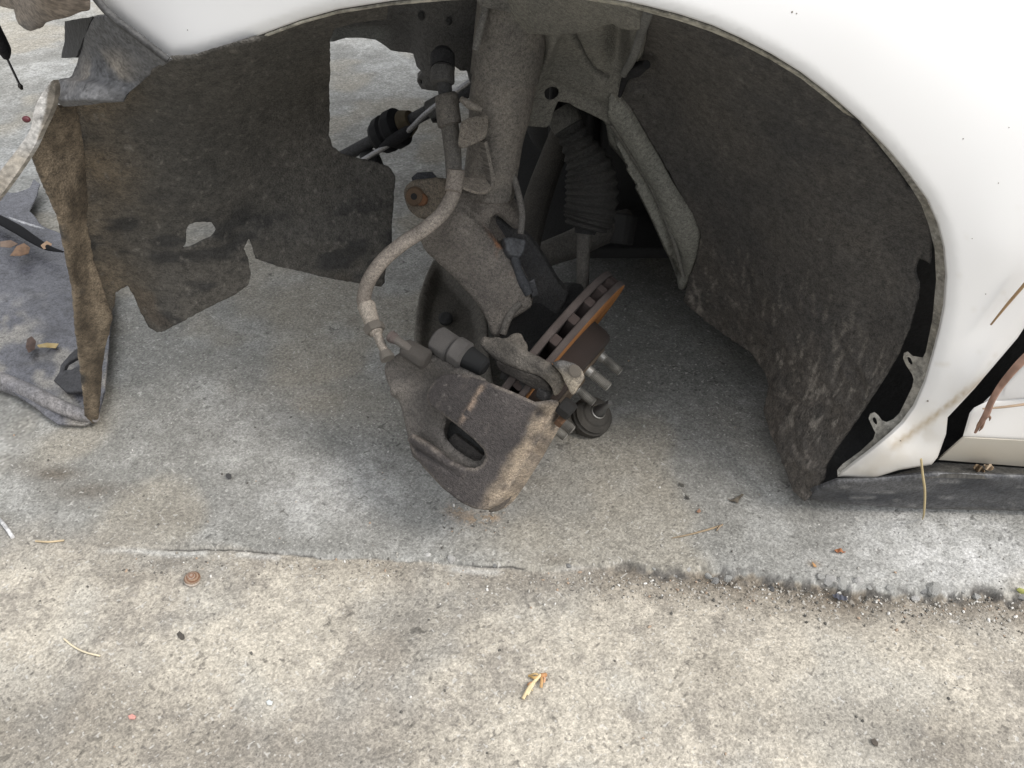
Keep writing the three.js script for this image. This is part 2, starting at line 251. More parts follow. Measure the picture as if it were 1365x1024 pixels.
function concrete(x, z, i, j) {                         // -> [r, g, b, height 0..1]
  const dz = z - jointZ(x), soft = ss(-.25, -.5, x), lower = ss(mix(-.002, -.06, soft), mix(.003, .06, soft), dz + soft * .08 * (f2(x * 20, z * 20, 3) - .5)), side = ss(-.15, .35, x);
  const big = f2(x * 4, z * 4, 3), mid = f2(x * 17 + 40, z * 17, 4), fine = f2(x * 75, z * 75 + 9, 3), gr = n2(x * 420, z * 420), g2 = n2(x * 900 + 5, z * 900), w = wn(i, j);
  // older pour in front: cream laitance worn through to grey-brown
  const wear = ss(.37, .64, .30 * mid + .22 * fine + .44 * f2(x * 7.5 + 31, z * 7.5 + 11, 4) + .12 * n2(x * 190, z * 190) - .03);
  let lo = mix3([.272, .250, .215], [.412, .380, .320], wear);
  lo = mix3(lo, [.31, .315, .30], .28 * ss(.52, .7, f2(x * 9 + 7, z * 9 + 3, 3)));
  // newer grey pour behind
  let up = mix3([.215, .213, .197], [.305, .305, .288], ss(.35, .65, .5 * mid + .5 * big));
  up = mix3(up, [.42, .42, .412], .36 * ss(.46, .70, .55 * fine + .45 * mid) * (.25 + .75 * ss(.4, .62, big)));
  up = mix3(up, [.30, .275, .225], .6 * ss(.5, .7, f2(x * 7 + 90, z * 7 + 50, 3)));
  { // under-car shade painted into the newer pour as two ragged dark patches
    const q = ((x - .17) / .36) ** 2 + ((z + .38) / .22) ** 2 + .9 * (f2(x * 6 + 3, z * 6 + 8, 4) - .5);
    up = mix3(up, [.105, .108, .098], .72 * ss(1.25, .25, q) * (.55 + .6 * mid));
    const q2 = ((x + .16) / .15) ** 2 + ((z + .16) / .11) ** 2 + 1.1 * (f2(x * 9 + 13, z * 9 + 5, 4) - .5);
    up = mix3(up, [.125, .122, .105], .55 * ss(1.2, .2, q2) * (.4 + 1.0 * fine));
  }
  for (const [sx, sz, rx, rz, a] of WHITE) { const q = ((x - sx) / rx) ** 2 + ((z - sz) / rz) ** 2; if (q < 4) up = mix3(up, [.52, .52, .51], a * Math.exp(-q * 1.4) * (.3 + 1.2 * fine)); }
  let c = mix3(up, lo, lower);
  // the dirt that collects along the joint
  const band = lower * Math.exp(-Math.pow(Math.max(0, dz - .004) / mix(.024, .036, side), 2)) * mix(.30, .95, ss(-.25, .3, x));
  c = mix3(c, [.14, .118, .092], sat(band * (.45 + .9 * mid)));
  c = mix3(c, [.075, .072, .068], ss(.055, .16, x) * Math.exp(-Math.pow((dz - .001) / .0065, 2)) * .85 * ss(.3, .6, n2(x * 120, z * 120)));
  for (const [sx, sz, rx, rz, a] of STAIN) { const q = ((x - sx) / rx) ** 2 + ((z - sz) / rz) ** 2; if (q < 4) c = mix3(c, [.12, .105, .085], sat(a * Math.exp(-q * 1.3) * (.2 + 1.7 * (.5 * mid + .5 * fine)))); }
  for (const [sx, sz, rx, rz] of RUSTY) { const q = ((x - sx) / rx) ** 2 + ((z - sz) / rz) ** 2; if (q < 4) c = mix3(c, [.24, .15, .07], .6 * Math.exp(-q * 1.3) * ss(.35, .6, fine * .6 + gr * .4)); }
  // hairline crack of the joint on the left
  const line = Math.exp(-Math.pow((dz + .001) / .0011, 2)) * (1 - ss(.08, .16, x)) * ss(-.43, -.36, x) * ss(.2, .45, n2(x * 40, 77));
  c = mix3(c, [.045, .042, .038], .9 * line);
  c = mix3(c, [.5, .5, .48], (1 - ss(0, .1, x)) * ss(-.5, -.4, x) * .5 * Math.exp(-Math.pow((dz - .005) / .004, 2)) * ss(.45, .6, n2(x * 25, 31)));
  const speck = mix(.74, 1.24, gr) * mix(.72, 1.26, g2) * mix(.80, 1.20, w) * mix(.88, 1.12, fine);
  const pit = ss(.80, .90, n2(x * 171 + z * 160 + 3, z * 171 - x * 160) * .75 + .3 * n2(x * 60, z * 60 + 4)) * ss(.45, .62, mid) * .42, spot = ss(.83, .92, n2(x * 255 + z * 250 + 70, z * 255 - x * 250 + 20));
  let k = speck * (1 - pit);
  c = [c[0] * k, c[1] * k, c[2] * k];
  if (spot > 0) c = mix3(c, n2(x * 90, z * 90) > .42 ? [.52, .51, .48] : [.07, .065, .06], spot * .55);
  const h = .5 + .22 * (gr - .5) + .2 * (g2 - .5) + .3 * (fine - .5) * lower - .4 * pit - .5 * line + .1 * (w - .5) + .16 * spot;
  return [c[0], c[1], c[2], h];
}
const toS = (v) => 255 * (v <= .0031308 ? v * 12.92 : 1.055 * Math.pow(v, 1 / 2.4) - .055);
function bake(size, fn) {
  const d = new Uint8Array(size * size * 4), b = new Uint8Array(size * size * 4);
  for (let j = 0; j < size; j++) for (let i = 0; i < size; i++) { const [r, g, bl, h] = fn(i, j), k = (j * size + i) * 4; d[k] = toS(sat(r)); d[k + 1] = toS(sat(g)); d[k + 2] = toS(sat(bl)); d[k + 3] = 255; b[k] = b[k + 1] = b[k + 2] = 255 * sat(h); b[k + 3] = 255; }
  return [d, b];
}
const tex = (d, size, srgb) => { const t = new THREE.DataTexture(d, size, size); t.magFilter = THREE.LinearFilter; t.minFilter = THREE.LinearMipmapLinearFilter; t.generateMipmaps = true; if (srgb) t.colorSpace = THREE.SRGBColorSpace; t.needsUpdate = true; return t; };
// the near part has its own fine-grained sheet, the rest of the yard a coarser one round it
const TS = 2048, wx = (u) => mix(G0.x0, G0.x1, u), wz = (v) => mix(G0.z1, G0.z0, v);
const NEAR = { x0: -.62, x1: .62, z0: -.62, z1: .36 };
function groundY(x, z) {
  const dz = z - jointZ(x), lower = ss(-.0015, .0035, dz), drop = mix(.0012, .0095, ss(-.35, .35, x)) * ss(-.5, -.36, x);
  let y = -drop * lower;
  y += drop * .75 * lower * ss(.01, .13, dz);
  y += (f2(x * 14, z * 14, 3) - .5) * .003 + lower * (f2(x * 70, z * 70, 2) - .5) * .0022;
  const e = Math.exp(-Math.pow((dz - .002) / .010, 2)) * ss(.05, .22, x);
  y += e * (f2(x * 110, z * 110, 2) - .60) * .010;
  y -= .0035 * Math.exp(-Math.pow((dz + .001) / .0018, 2)) * ss(-.44, -.36, x);
  return y;
}
const yAt = (x, z) => groundY(x, z);
const gp = (px, py, lift = 0) => { let p = onGround(px, py); const y = groundY(p.x, p.z); p = pt(px, py, { y }); p.y += lift; return p; };
function groundSheet(xs, zs, rect) {
  const pos = [], uv = [], idx = [], nx = xs.length, nz = zs.length;
  for (const z of zs) for (const x of xs) { pos.push(x, groundY(x, z), z); uv.push((x - rect.x0) / (rect.x1 - rect.x0), (z - rect.z1) / (rect.z0 - rect.z1)); }
  for (let j = 0; j < nz - 1; j++) for (let i = 0; i < nx - 1; i++) { const a = j * nx + i, b = a + 1, c = a + nx, d = c + 1; idx.push(a, b, c, b, d, c); }
  const g = new THREE.BufferGeometry(); g.setAttribute('position', new THREE.Float32BufferAttribute(pos, 3)); g.setAttribute('uv', new THREE.Float32BufferAttribute(uv, 2)); g.setIndex(idx); g.computeVertexNormals(); return g;
}
const steps = (a, b, n) => [...Array(n + 1)].map((_, i) => mix(a, b, i / n));
{
  const zs = [...steps(NEAR.z1, .11, 60), ...steps(.11, -.12, 170).slice(1), ...steps(-.12, NEAR.z0, 90).slice(1)];
  const g = groundSheet(steps(NEAR.x0, NEAR.x1, 560), zs.reverse(), NEAR);
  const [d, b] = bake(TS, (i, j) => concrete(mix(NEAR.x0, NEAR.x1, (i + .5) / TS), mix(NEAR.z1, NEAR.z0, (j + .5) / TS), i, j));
  const m = new THREE.MeshStandardMaterial({ map: tex(d, TS, true), bumpMap: tex(b, TS), bumpScale: .0016, roughness: .93 });
  const o = add(scene, 'concrete_slab', g, m); o.userData.kind = 'structure';
}
{ // the same slabs farther out, a ring of four strips round the near part
  const R = G0, parts = [[R.x0, R.x1, R.z0, NEAR.z0, 120, 70], [R.x0, NEAR.x0, NEAR.z0, NEAR.z1, 50, 60], [NEAR.x1, R.x1, NEAR.z0, NEAR.z1, 20, 60], [R.x0, R.x1, NEAR.z1, R.z1, 120, 10]];
  const g = merge(parts.map(([a, b, c, d, n, m]) => groundSheet(steps(a, b, n), steps(c, d, m), R)));
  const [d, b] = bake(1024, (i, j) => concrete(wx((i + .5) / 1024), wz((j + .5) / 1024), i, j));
  const o = add(scene, 'concrete_yard', g, new THREE.MeshStandardMaterial({ map: tex(d, 1024, true), bumpMap: tex(b, 1024), bumpScale: .002, roughness: .93 })); o.userData.kind = 'structure';
  const t = tex(d, 1024, true); t.wrapS = t.wrapT = THREE.MirroredRepeatWrapping; t.repeat.set(40, 40);
  const far = new THREE.PlaneGeometry(108, 108); far.rotateX(-Math.PI / 2); far.translate(0, -.022, 0);
  const f = add(scene, 'ground', far, new THREE.MeshStandardMaterial({ map: t, roughness: .95 })); f.userData.kind = 'structure';
}

// ---------------------------------------------------------------- the car
const car = thing('car', 'white car with its front wheel and bumper gone, resting low on the concrete', 'car');
const Z = (z) => ({ z }), Y = (y) => ({ y }), D = (d) => ({ d });
const white = ({ p }) => { const g = 1 - .04 * f3(p, 9); return [.70 * g, .70 * g, .695 * g]; };
const whiteDirty = ({ p }) => { const low = ss(.24, .06, p.y), d = sat(low * .5 * (.3 + f3(p, 26)) + .3 * ss(.72, .8, f3(p, 110)) * ss(.5, .2, p.y)); return mix3(white({ p }), [.45, .40, .31], d); };

// front fender: skin, the folded lip round the arch and its two screw tabs
const ARCH = [[225, 82], [262, 74], [300, 62], [340, 49], [400, 27], [450, 13], [520, 2], [600, -6], [690, -10], [770, -8], [840, 3], [866, 9], [905, 19], [950, 34], [990, 52], [1030, 73], [1070, 98], [1110, 129], [1150, 164], [1185, 200], [1212, 232], [1238, 268], [1252, 300], [1260, 332], [1263, 370], [1260, 410], [1254, 440], [1246, 470], [1234, 512], [1220, 545], [1205, 566], [1190, 580], [1165, 600], [1140, 619], [1117, 637]];
const FS = tps([[225, 82, Z(-.030)], [450, 13, Z(-.004)], [690, -10, Z(.002)], [950, 34, Z(.002)], [1150, 164, Z(.002)], [1252, 300, Z(.002)], [1246, 470, Z(.001)], [1117, 637, Z(-.004)], [1250, 611, Z(-.004)], [1358, 452, Z(-.002)], [1330, 330, Z(.004)], [1330, 150, Z(-.010)], [1330, -100, Z(-.055)], [1150, 0, Z(-.010)], [900, -60, Z(-.006)], [900, -250, Z(-.045)], [500, -150, Z(-.006)], [180, -10, Z(-.045)], [300, -150, Z(-.028)], [1190, 600, Z(.006)], [1225, 585, Z(-.004)], [1290, 500, Z(.005)], [1400, -300, Z(-.11)]]);
const fender = add(car, 'front_fender', solid({
  out: [...ARCH, [1165, 639], [1200, 628], [1243, 621], [1251, 611], [1262, 580], [1264, 558], [1300, 520], [1358, 452], [1385, 410], [1398, 300], [1400, 100], [1400, -260], [900, -320], [400, -300], [60, -60], [126, 0], [170, 39]],
  surf: FS,
  t: .0016, s: 6.5, r: .0015, seed: 3,
  relief: (x, y, p, e) => { const u = (x - 1190) * .62 + (y - 600) * .78; return -.0035 * (1 - sat(e / .012)) ** 2 + ((y > 400 && x > 1150) ? -.0035 * ss(-8, 10, u) : 0); },
  col: ({ p, px, py }) => { let c = whiteDirty({ p }); const u = (px - 1225) * .60 + (py - 572) * .80; const along = (px - 1225) * .8 - (py - 572) * .6; const m = Math.exp(-u * u / 16) * ss(-75, -10, along) * ss(150, 60, along) * ss(.30, .5, f3(p, 40)), v = (px - 1170) * .62 + (py - 622) * .78, m2 = ss(.5, .62, f3({ x: p.x * .5 - p.y * .4, y: p.y * 1.4 + p.x, z: p.z }, 60)) * Math.exp(-v * v / 500) * ss(480, 560, py); return mix3(mix3(c, [.34, .25, .13], .8 * m), [.46, .40, .30], .25 * m2); },
}), M.paint);
for (const [x, y, r] of [[1238, 273, 1.4], [1056, 16, 1.6], [1062, 18, 1.1], [1284, 185, 1.1], [1331, 244, 1.0], [1314, 392, 1.1], [1237, 535, 1.7], [1296, 318, .9], [1345, 170, .9], [1201, 588, 1.2], [250, 40, .9]]) { const p = FS(x, y), n = FS(x + 6, y).sub(p).cross(FS(x, y + 6).sub(p)).normalize(); if (n.z < 0) n.negate(); add(fender, 'paint_chip', turned([[0, .0003], [r * .0004, .0003], [r * .00058, -.0006], [0, -.0006]], p, n, { n: 7, col: plain([.24, .21, .17]) }), M.primer); }
const LIP = [[1238, 300], [1246, 332], [1248, 373], [1243, 426], [1234, 470], [1230, 477], [1217, 475], [1210, 469], [1205, 471], [1204, 478], [1208, 487], [1216, 499], [1218, 506], [1216, 516], [1208, 533], [1199, 551], [1191, 559], [1182, 563], [1176, 561], [1171, 554], [1166, 550], [1160, 552], [1158, 558], [1163, 569], [1167, 577], [1164, 586], [1147, 602], [1123, 619], [1116, 627], [1117, 636]];
const fl = [[1117, 637], [1140, 618], [1165, 599], [1190, 579], [1205, 565], [1219, 545], [1233, 512], [1245, 470], [1253, 440], [1259, 410], [1262, 370], [1259, 332], [1251, 300], [1237, 268], [1211, 232], [1184, 200], [1149, 164]];
add(fender, 'fender_lip', solid({
  out: [[1147, 166], [1169, 190], [1193, 220], [1213, 248], [1228, 272], ...LIP, ...fl.slice(1)],
  holes: [smoothLoop([[1209, 476], [1213, 476], [1217, 484], [1215, 487], [1211, 483]], 1), smoothLoop([[1163, 557], [1167, 556], [1170, 564], [1168, 567], [1164, 563]], 1)],
  ctl: [...fl.filter((_, i) => i % 3 === 0).map(([x, y]) => [x, y, Z(-.005)]), [1238, 300, Z(-.018)], [1248, 373, Z(-.020)], [1234, 470, Z(-.018)], [1206, 476, Z(-.024)], [1199, 551, Z(-.014)], [1162, 556, Z(-.018)], [1147, 602, Z(-.012)], [1187, 216, Z(-.008)]],
  t: .0012, s: 5, seed: 4, col: ({ p }) => mix3([.42, .41, .375], [.33, .30, .24], sat(1.3 * f3(p, 40) - .3)),
}), M.primer);
add(fender, 'fender_lip', solid({                      // the thin turned-in edge over the top of the arch
  out: [[300, 63], [340, 50], [400, 28], [450, 14], [520, 3], [600, -5], [690, -9], [770, -7], [840, 4], [866, 10], [905, 20], [950, 35], [990, 53], [1030, 74], [1070, 99], [1110, 130], [1149, 165], [1147, 167], [1107, 132.5], [1068, 102], [1028, 77.5], [988.5, 57], [948.5, 40], [904, 25], [866, 15], [838, 7], [770, -4], [690, -6], [600, -2], [520, 5], [450, 16], [400, 30], [341, 52]],
  ctl: [[300, 63, Z(-.024)], [450, 14, Z(-.009)], [690, -9, Z(-.004)], [866, 10, Z(-.005)], [990, 53, Z(-.005)], [1110, 130, Z(-.005)], [866, 17, Z(-.014)], [1027, 80, Z(-.014)], [690, -5, Z(-.010)]],
  t: .0012, s: 6, seed: 5, col: ({ p }) => mix3([.64, .62, .54], [.48, .45, .37], f3(p, 30)),
}), M.primer);

// door edge, its turned-under foot, and the dark sill trim below it
const door = add(car, 'front_door', solid({
  out: [[1285, 583], [1294, 552], [1300, 545], [1318, 536], [1365, 531], [1520, 520], [1900, 505], [1900, 590], [1520, 590], [1365, 587]],
  ctl: [[1285, 583, Z(.002)], [1900, 590, Z(.002)], [1300, 545, Z(-.003)], [1900, 505, Z(-.003)], [1600, 560, Z(.001)]], t: .002, s: 12, r: .004, seed: 6, col: whiteDirty }), M.paint);
add(door, 'door_skin', solid({
  out: [[1312, 538], [1340, 512], [1366, 486], [1400, 430], [1425, 300], [1430, -100], [1430, -300], [2000, -300], [2000, 505], [1520, 521], [1365, 532]],
  ctl: [[1312, 538, Z(-.006)], [1425, 300, Z(.0)], [1430, -300, Z(-.11)], [2000, -300, Z(-.11)], [2000, 505, Z(-.004)], [1700, 150, Z(.01)]], t: .002, s: 30, r: .003, seed: 7, col: white }), M.paint);
add(door, 'door_foot', solid({
  out: [[1251, 613], [1285, 583.6], [1365, 587.6], [1520, 590.6], [1900, 590.6], [1900, 632], [1520, 626], [1365, 622]],
  ctl: [[1251, 613, Z(-.016)], [1285, 583.6, Z(.001)], [1900, 590.6, Z(.001)], [1900, 632, Z(-.016)], [1365, 622, Z(-.016)]], t: .002, s: 10, seed: 8, col: ({ p }) => mix3([.60, .575, .51], [.45, .40, .32], f3(p, 18)) }), M.paint);
const sill = add(car, 'sill_trim', solid({
  out: [[1084, 656], [1118, 643], [1165, 641], [1250, 633.5], [1365, 637], [1520, 641], [2100, 655], [2100, 702], [1520, 690], [1365, 683], [1220, 680], [1130, 674], [1078, 667]],
  ctl: [[1084, 656, Z(-.012)], [1250, 633.5, Z(.006)], [1365, 637, Z(.006)], [2100, 655, Z(.006)], [2100, 702, Y(.008)], [1365, 683, Y(.010)], [1220, 680, Y(.010)], [1074, 667, Y(.012)]],
  t: .008, s: 4, r: .003, dir: V(0, -.25, -1).normalize(), seed: 9,
  col: ({ p }) => { const s = sat(2.4 * f3({ x: p.x * .6, y: p.y * 1.6, z: p.z }, 30) - .75); let c = mix3([.050, .054, .064], [.20, .20, .205], s * .75); c = mix3(c, [.30, .30, .30], .7 * fleck({ x: p.x + p.y, y: p.y, z: p.z }, 90, .45, 1.6, 1, .66, .76)); return mix3(c, [.24, .22, .18], .8 * ss(.022, .008, p.y) * f3(p, 60)); } }), M.plastic);
add(sill, 'sill_ledge', solid({
  out: [[1165, 640], [1250, 616], [1365, 624], [1520, 628], [2100, 640], [2100, 654], [1520, 640], [1365, 636], [1250, 632.5]],
  ctl: [[1165, 640, Z(-.004)], [1250, 632.5, Z(.004)], [2100, 654, Z(.004)], [2100, 640, Z(-.022)], [1365, 624, Z(-.020)], [1250, 616, Z(-.022)]], t: .004, s: 10, seed: 10, col: ({ p }) => mix3([.05, .053, .06], [.15, .14, .12], f3(p, 40)) }), M.plastic);

// rear half of the arch liner
const REAR = [[866, 12], [905, 24], [950, 40], [990, 59], [1030, 81], [1070, 107], [1110, 138], [1146, 170], [1172, 202], [1196, 232], [1208, 251], [1214, 256], [1224, 259], [1233, 275], [1238, 295], [1239, 330], [1237, 354], [1231, 350], [1223, 347], [1218, 356], [1217, 366], [1222, 380], [1221, 400], [1211, 438], [1195, 476], [1170, 517], [1141, 560], [1114, 598], [1101, 620], [1098, 640], [1083, 659], [1072, 669], [1056, 655], [1044, 620], [1028, 580], [1018, 547], [1024, 513], [1016, 493], [1000, 470], [966, 446], [936, 424], [911, 402], [916, 375], [928, 345], [934, 312], [922, 285], [905, 258], [880, 212], [850, 160], [829, 128], [830, 112], [852, 88], [862, 45]];
const rearLiner = add(car, 'wheel_arch_liner', solid({
  out: REAR,
  ctl: [[866, 12, Z(-.012)], [990, 59, Z(-.012)], [1110, 138, Z(-.012)], [1196, 232, Z(-.018)], [1238, 300, Z(-.024)], [1221, 390, Z(-.035)], [1195, 476, Z(-.04)], [1141, 560, Z(-.04)], [1101, 620, Z(-.03)], [1072, 669, Y(.018)], [1044, 620, Y(.035)], [1018, 547, Y(.05)], [966, 446, Y(.07)], [911, 402, Y(.09)], [934, 312, Z(-.275)], [880, 212, Z(-.265)], [829, 128, Z(-.25)], [862, 45, Z(-.12)], [1080, 330, Z(-.125)], [1000, 200, Z(-.14)], [1120, 450, Z(-.095)], [1030, 420, Z(-.18)]],
  t: .003, s: 3.3, r: .002, rough: 1, seed: 11,
  relief: (x, y, p) => .006 * (f3(p, 14) - .5) + .003 * ss(.5, .75, f3(p, 60)) * ss(300, 560, y) + .004 * Math.sin((x * .82 + y * .57) * .03) * ss(1060, 1160, x) * ss(260, 360, y) + .006 * Math.exp(-(((x - 848) / 11) ** 2 + ((y - 122) / 10) ** 2)),
  col: ({ p, n }) => {
    const lowmud = ss(.32, .06, p.y), q = { x: p.x + p.z * .8, y: p.y, z: p.z }, cl = f3(p, 90, 2);
    let c = mix3([.070, .069, .069], [.118, .108, .096], sat(.2 + 1.3 * (f3(p, 13) - .3)));
    c = mix3(c, [.118, .102, .085], sat(lowmud * (.3 + 1.0 * (f3(p, 40) - .25))));
    c = mix3(c, [.34, .31, .27], .7 * sat(.12 + lowmud) * ss(.44, .6, f3(p, 16)) * fleck(q, 150, 1, .28, 1, .62, .70));
    c = mix3(c, [.27, .24, .21], .5 * lowmud * ss(.42, .58, f3(p, 20)) * fleck({ x: p.x * .9 + p.y * .7, y: p.y * .5 - p.x * .5, z: p.z }, 135, 1.6, .35, 1, .60, .70));
    c = mix3(c, [.025, .024, .023], .3 * lowmud * fleck({ x: p.x + p.y * .5 + 3, y: p.y, z: p.z }, 110, 1, .4, 1, .62, .72));
    const m = .98 + .44 * f3(p, 260, 2); c = [c[0] * m, c[1] * m, c[2] * m];
    return mix3(c, [.32, .31, .30], .5 * ss(.84, .9, cl));
  } }), M.liner);
for (const [x, y] of [[847, 122]]) add(rearLiner, 'liner_clip', turned([[0, .004], [.004, .004], [.0045, .0025], [.009, .002], [.0105, 0], [0, -.002]], pt(x, y, Z(-.236)), V(-.35, -.35, .75), { col: plain([.11, .105, .095]) }), M.plastic);

// near-black backing sheet added so the gaps beside liner and door read dark
add(car, 'dark_backing', solid({ out: [[1085, 655], [1130, 560], [1180, 450], [1210, 250], [1500, 250], [1500, 640], [1250, 640]], ctl: [[1085, 655, Y(.02)], [1130, 560, Z(-.085)], [1210, 300, Z(-.075)], [1500, 250, Z(-.075)], [1500, 640, Z(-.06)]], t: .002, s: 30, seed: 12, col: plain([.018, .018, .019]) }), M.plastic);

// front half of the liner, torn loose and hanging to the ground
const frontLiner = add(car, 'wheel_arch_liner', solid({
  out: [[96, 141], [164, 137], [173, 121], [200, 95], [226, 80], [262, 77], [300, 66], [341, 54], [400, 32], [450, 18], [520, 7], [516, 30], [462, 36], [447, 42], [441, 56], [439, 100], [437, 180], [442, 194], [456, 205], [468, 208], [504, 217], [520, 224], [527, 236], [526, 250], [523, 300], [522, 325], [515, 360], [513, 379], [509, 384], [490, 381], [440, 373], [400, 363], [369, 356], [341, 345], [338, 336], [333, 320], [329, 326], [326, 333], [331, 347], [335, 367], [331, 380], [311, 394], [264, 418], [217, 444], [208, 445], [196, 438], [184, 416], [176, 396], [168, 383], [160, 388], [152, 392], [150, 410], [143, 428], [120, 420], [108, 360], [106, 300], [108, 250], [101, 190]],
  holes: [[[243, 332], [247, 326], [249, 318], [249, 307], [253, 301], [259, 298], [266, 297], [273, 297], [283, 298], [287, 304], [288, 308], [286, 314], [278, 319], [270, 322], [258, 329], [252, 331]]],
  ctl: [[96, 141, Z(-.075)], [173, 121, Z(-.05)], [226, 80, Z(-.014)], [341, 54, Z(-.014)], [450, 18, Z(-.03)], [520, 7, Z(-.05)], [440, 100, Z(-.22)], [437, 190, Z(-.24)], [527, 240, Z(-.255)], [510, 384, Z(-.23)], [400, 363, Z(-.20)], [331, 347, Z(-.18)], [217, 444, Z(-.14)], [150, 410, Z(-.155)], [108, 300, Z(-.12)], [260, 230, Z(-.12)], [340, 130, Z(-.12)]],
  t: .003, s: 3.4, r: .0018, rough: 1.2, seed: 13,
  relief: (x, y, p) => .012 * (f3(p, 9) - .5) + .004 * (f3(p, 40) - .5) + .004 * Math.exp(-(((y - 318 - (x - 340) * .05) / 14) ** 2)) * ss(320, 360, x) - .003 * Math.exp(-(((x - 465) / 40) ** 2 + ((y - 252) / 3) ** 2)),
  col: ({ p, px, py }) => {
    let c = mix3([.076, .073, .066], [.128, .116, .098], sat(.1 + 1.3 * (f3(p, 9) - .25)));
    c = mix3(c, [.26, .20, .13], sat(ss(225, 100, px) * (.15 + 1.4 * (f3(p, 22) - .2)) * .9));
    c = mix3(c, [.030, .030, .030], .8 * ss(.52, .66, f3({ x: p.x, y: p.y * 2, z: p.z }, 24)) * ss(230, 300, py));
    c = mix3(c, [.17, .13, .09], .4 * ss(.5, .65, f3(p, 18)) * ss(330, 400, py));
    const m = .98 + .44 * f3(p, 230, 2); c = [c[0] * m, c[1] * m, c[2] * m];
    return mix3(c, [.28, .26, .23], .5 * fleck({ x: p.x, y: p.y, z: p.z }, 230, 1, .6, 1, .72, .80));
  } }), M.liner);
add(frontLiner, 'liner_flange', solid({
  out: [[73, 144], [104, 140], [112, 190], [118, 250], [118, 300], [124, 345], [138, 385], [152, 425], [143, 455], [138, 485], [135, 520], [132, 560], [125, 566], [115, 556], [112, 525], [107, 484], [101, 440], [98, 385], [90, 345], [79, 290], [68, 266], [56, 240], [43, 207], [48, 187], [60, 166]],
  ctl: [[73, 144, Z(-.05)], [104, 140, Z(-.070)], [118, 250, Z(-.106)], [124, 345, Z(-.124)], [152, 425, Z(-.146)], [138, 490, Z(-.165)], [128, 566, Y(.004)], [107, 484, Z(-.135)], [98, 385, Z(-.10)], [43, 207, Z(-.05)], [79, 290, Z(-.07)]],
  t: .003, s: 3, r: .0018, rough: 1.2, seed: 14,
  relief: (x, y, p) => .005 * (f3({ x: p.x * 3, y: p.y * .7, z: p.z * 3 }, 16) - .5) + .003 * (f3(p, 60) - .5),
  col: ({ p, px, py }) => { const k = f3({ x: p.x * 2.4, y: p.y * .6, z: p.z * 2.4 }, 34); let c = mix3([.135, .105, .072], [.36, .285, .20], sat(2.4 * k - .7)); c = mix3(c, [.42, .34, .24], .6 * ss(.60, .7, k) * ss(330, 420, py)); return mix3(c, [.05, .055, .06], .8 * ss(.56, .64, f3(p, 22)) * ss(8, 0, Math.abs(px - mix(48, 104, sat((py - 200) / 200))) - 6)); } }), M.liner);

// broken bumper mount and muddy duct at the front corner
const mount = add(car, 'bumper_mount', solid({
  out: [[123, 23], [147, 22], [160, 34], [176, 46], [202, 66], [227, 82], [215, 92], [200, 100], [182, 115], [172, 122], [164, 136], [120, 137], [79, 139], [80, 124], [90, 112], [94, 100], [101, 78], [112, 48]],
  ctl: [[123, 23, Z(-.03)], [176, 46, Z(-.014)], [227, 82, Z(-.012)], [172, 122, Z(-.045)], [120, 108, Z(-.045)], [79, 139, Z(-.045)], [90, 112, Z(-.06)], [101, 78, Z(-.07)], [150, 70, Z(-.032)], [120, 137, Z(-.03)]],
  t: .004, s: 4.5, r: .002, seed: 15, rough: .8,
  relief: (x, y, p) => .007 * ss(104, 116, y - (x - 120) * .08) + .006 * (f3(p, 26) - .5) - .004 * Math.exp(-(((x - 150) / 26) ** 2 + ((y - 75) / 18) ** 2)),
  col: ({ p, px, py }) => { let c = mix3([.10, .105, .115], [.22, .22, .225], sat(1.6 * f3(p, 20) - .35)); c = mix3(c, [.50, .44, .36], .9 * ss(.52, .62, f3(p, 33)) * Math.exp(-(((px - 138) / 30) ** 2 + ((py - 98) / 22) ** 2))); return c; } }), M.plastic);
add(mount, 'mount_rib', solid({ out: [[86, 28], [123, 22], [112, 50], [101, 77], [97, 76], [82, 77], [82, 72], [86, 56]], ctl: [[86, 28, Z(-.09)], [123, 22, Z(-.032)], [101, 77, Z(-.07)], [82, 74, Z(-.10)]], t: .004, s: 5, rough: 1, seed: 16, col: plain([.055, .056, .06]) }), M.plastic);
add(mount, 'mount_edge', tube([pt(120, -12, Z(-.012)), pt(147, 20, Z(-.011)), pt(180, 46, Z(-.009)), pt(224, 80, Z(-.008))], .0028, { col: plain([.07, .07, .07], 40, .5) }), M.plastic);
const duct = add(car, 'intake_duct', solid({
  out: [[-160, -120], [90, -120], [126, -8], [125, 21], [111, 20], [97, 25], [85, 29], [70, 33], [57, 37], [50, 43], [38, 45], [27, 42], [19, 36], [14, 27], [12, 16], [0, 14], [-60, 8], [-160, 0]],
  ctl: [[-160, -120, Z(-.10)], [126, -8, Z(-.03)], [125, 21, Z(-.034)], [38, 45, Z(-.055)], [0, 14, Z(-.075)], [50, -10, Z(.0)], [-160, 0, Z(-.06)], [60, -100, Z(-.03)]], t: .006, s: 6, r: .006, seed: 17, rough: .8,
  relief: (x, y, p) => .010 * (f3(p, 16) - .5),
  col: ({ p, px, py }) => mix3(mix3([.18, .16, .145], [.38, .315, .255], sat(1.9 * f3(p, 14) - .45)), [.13, .14, .15], ss(24, 6, px) * ss(8, 30, py) * .9 + .7 * ss(60, 20, px) * ss(24, 40, py)) }), M.plastic);

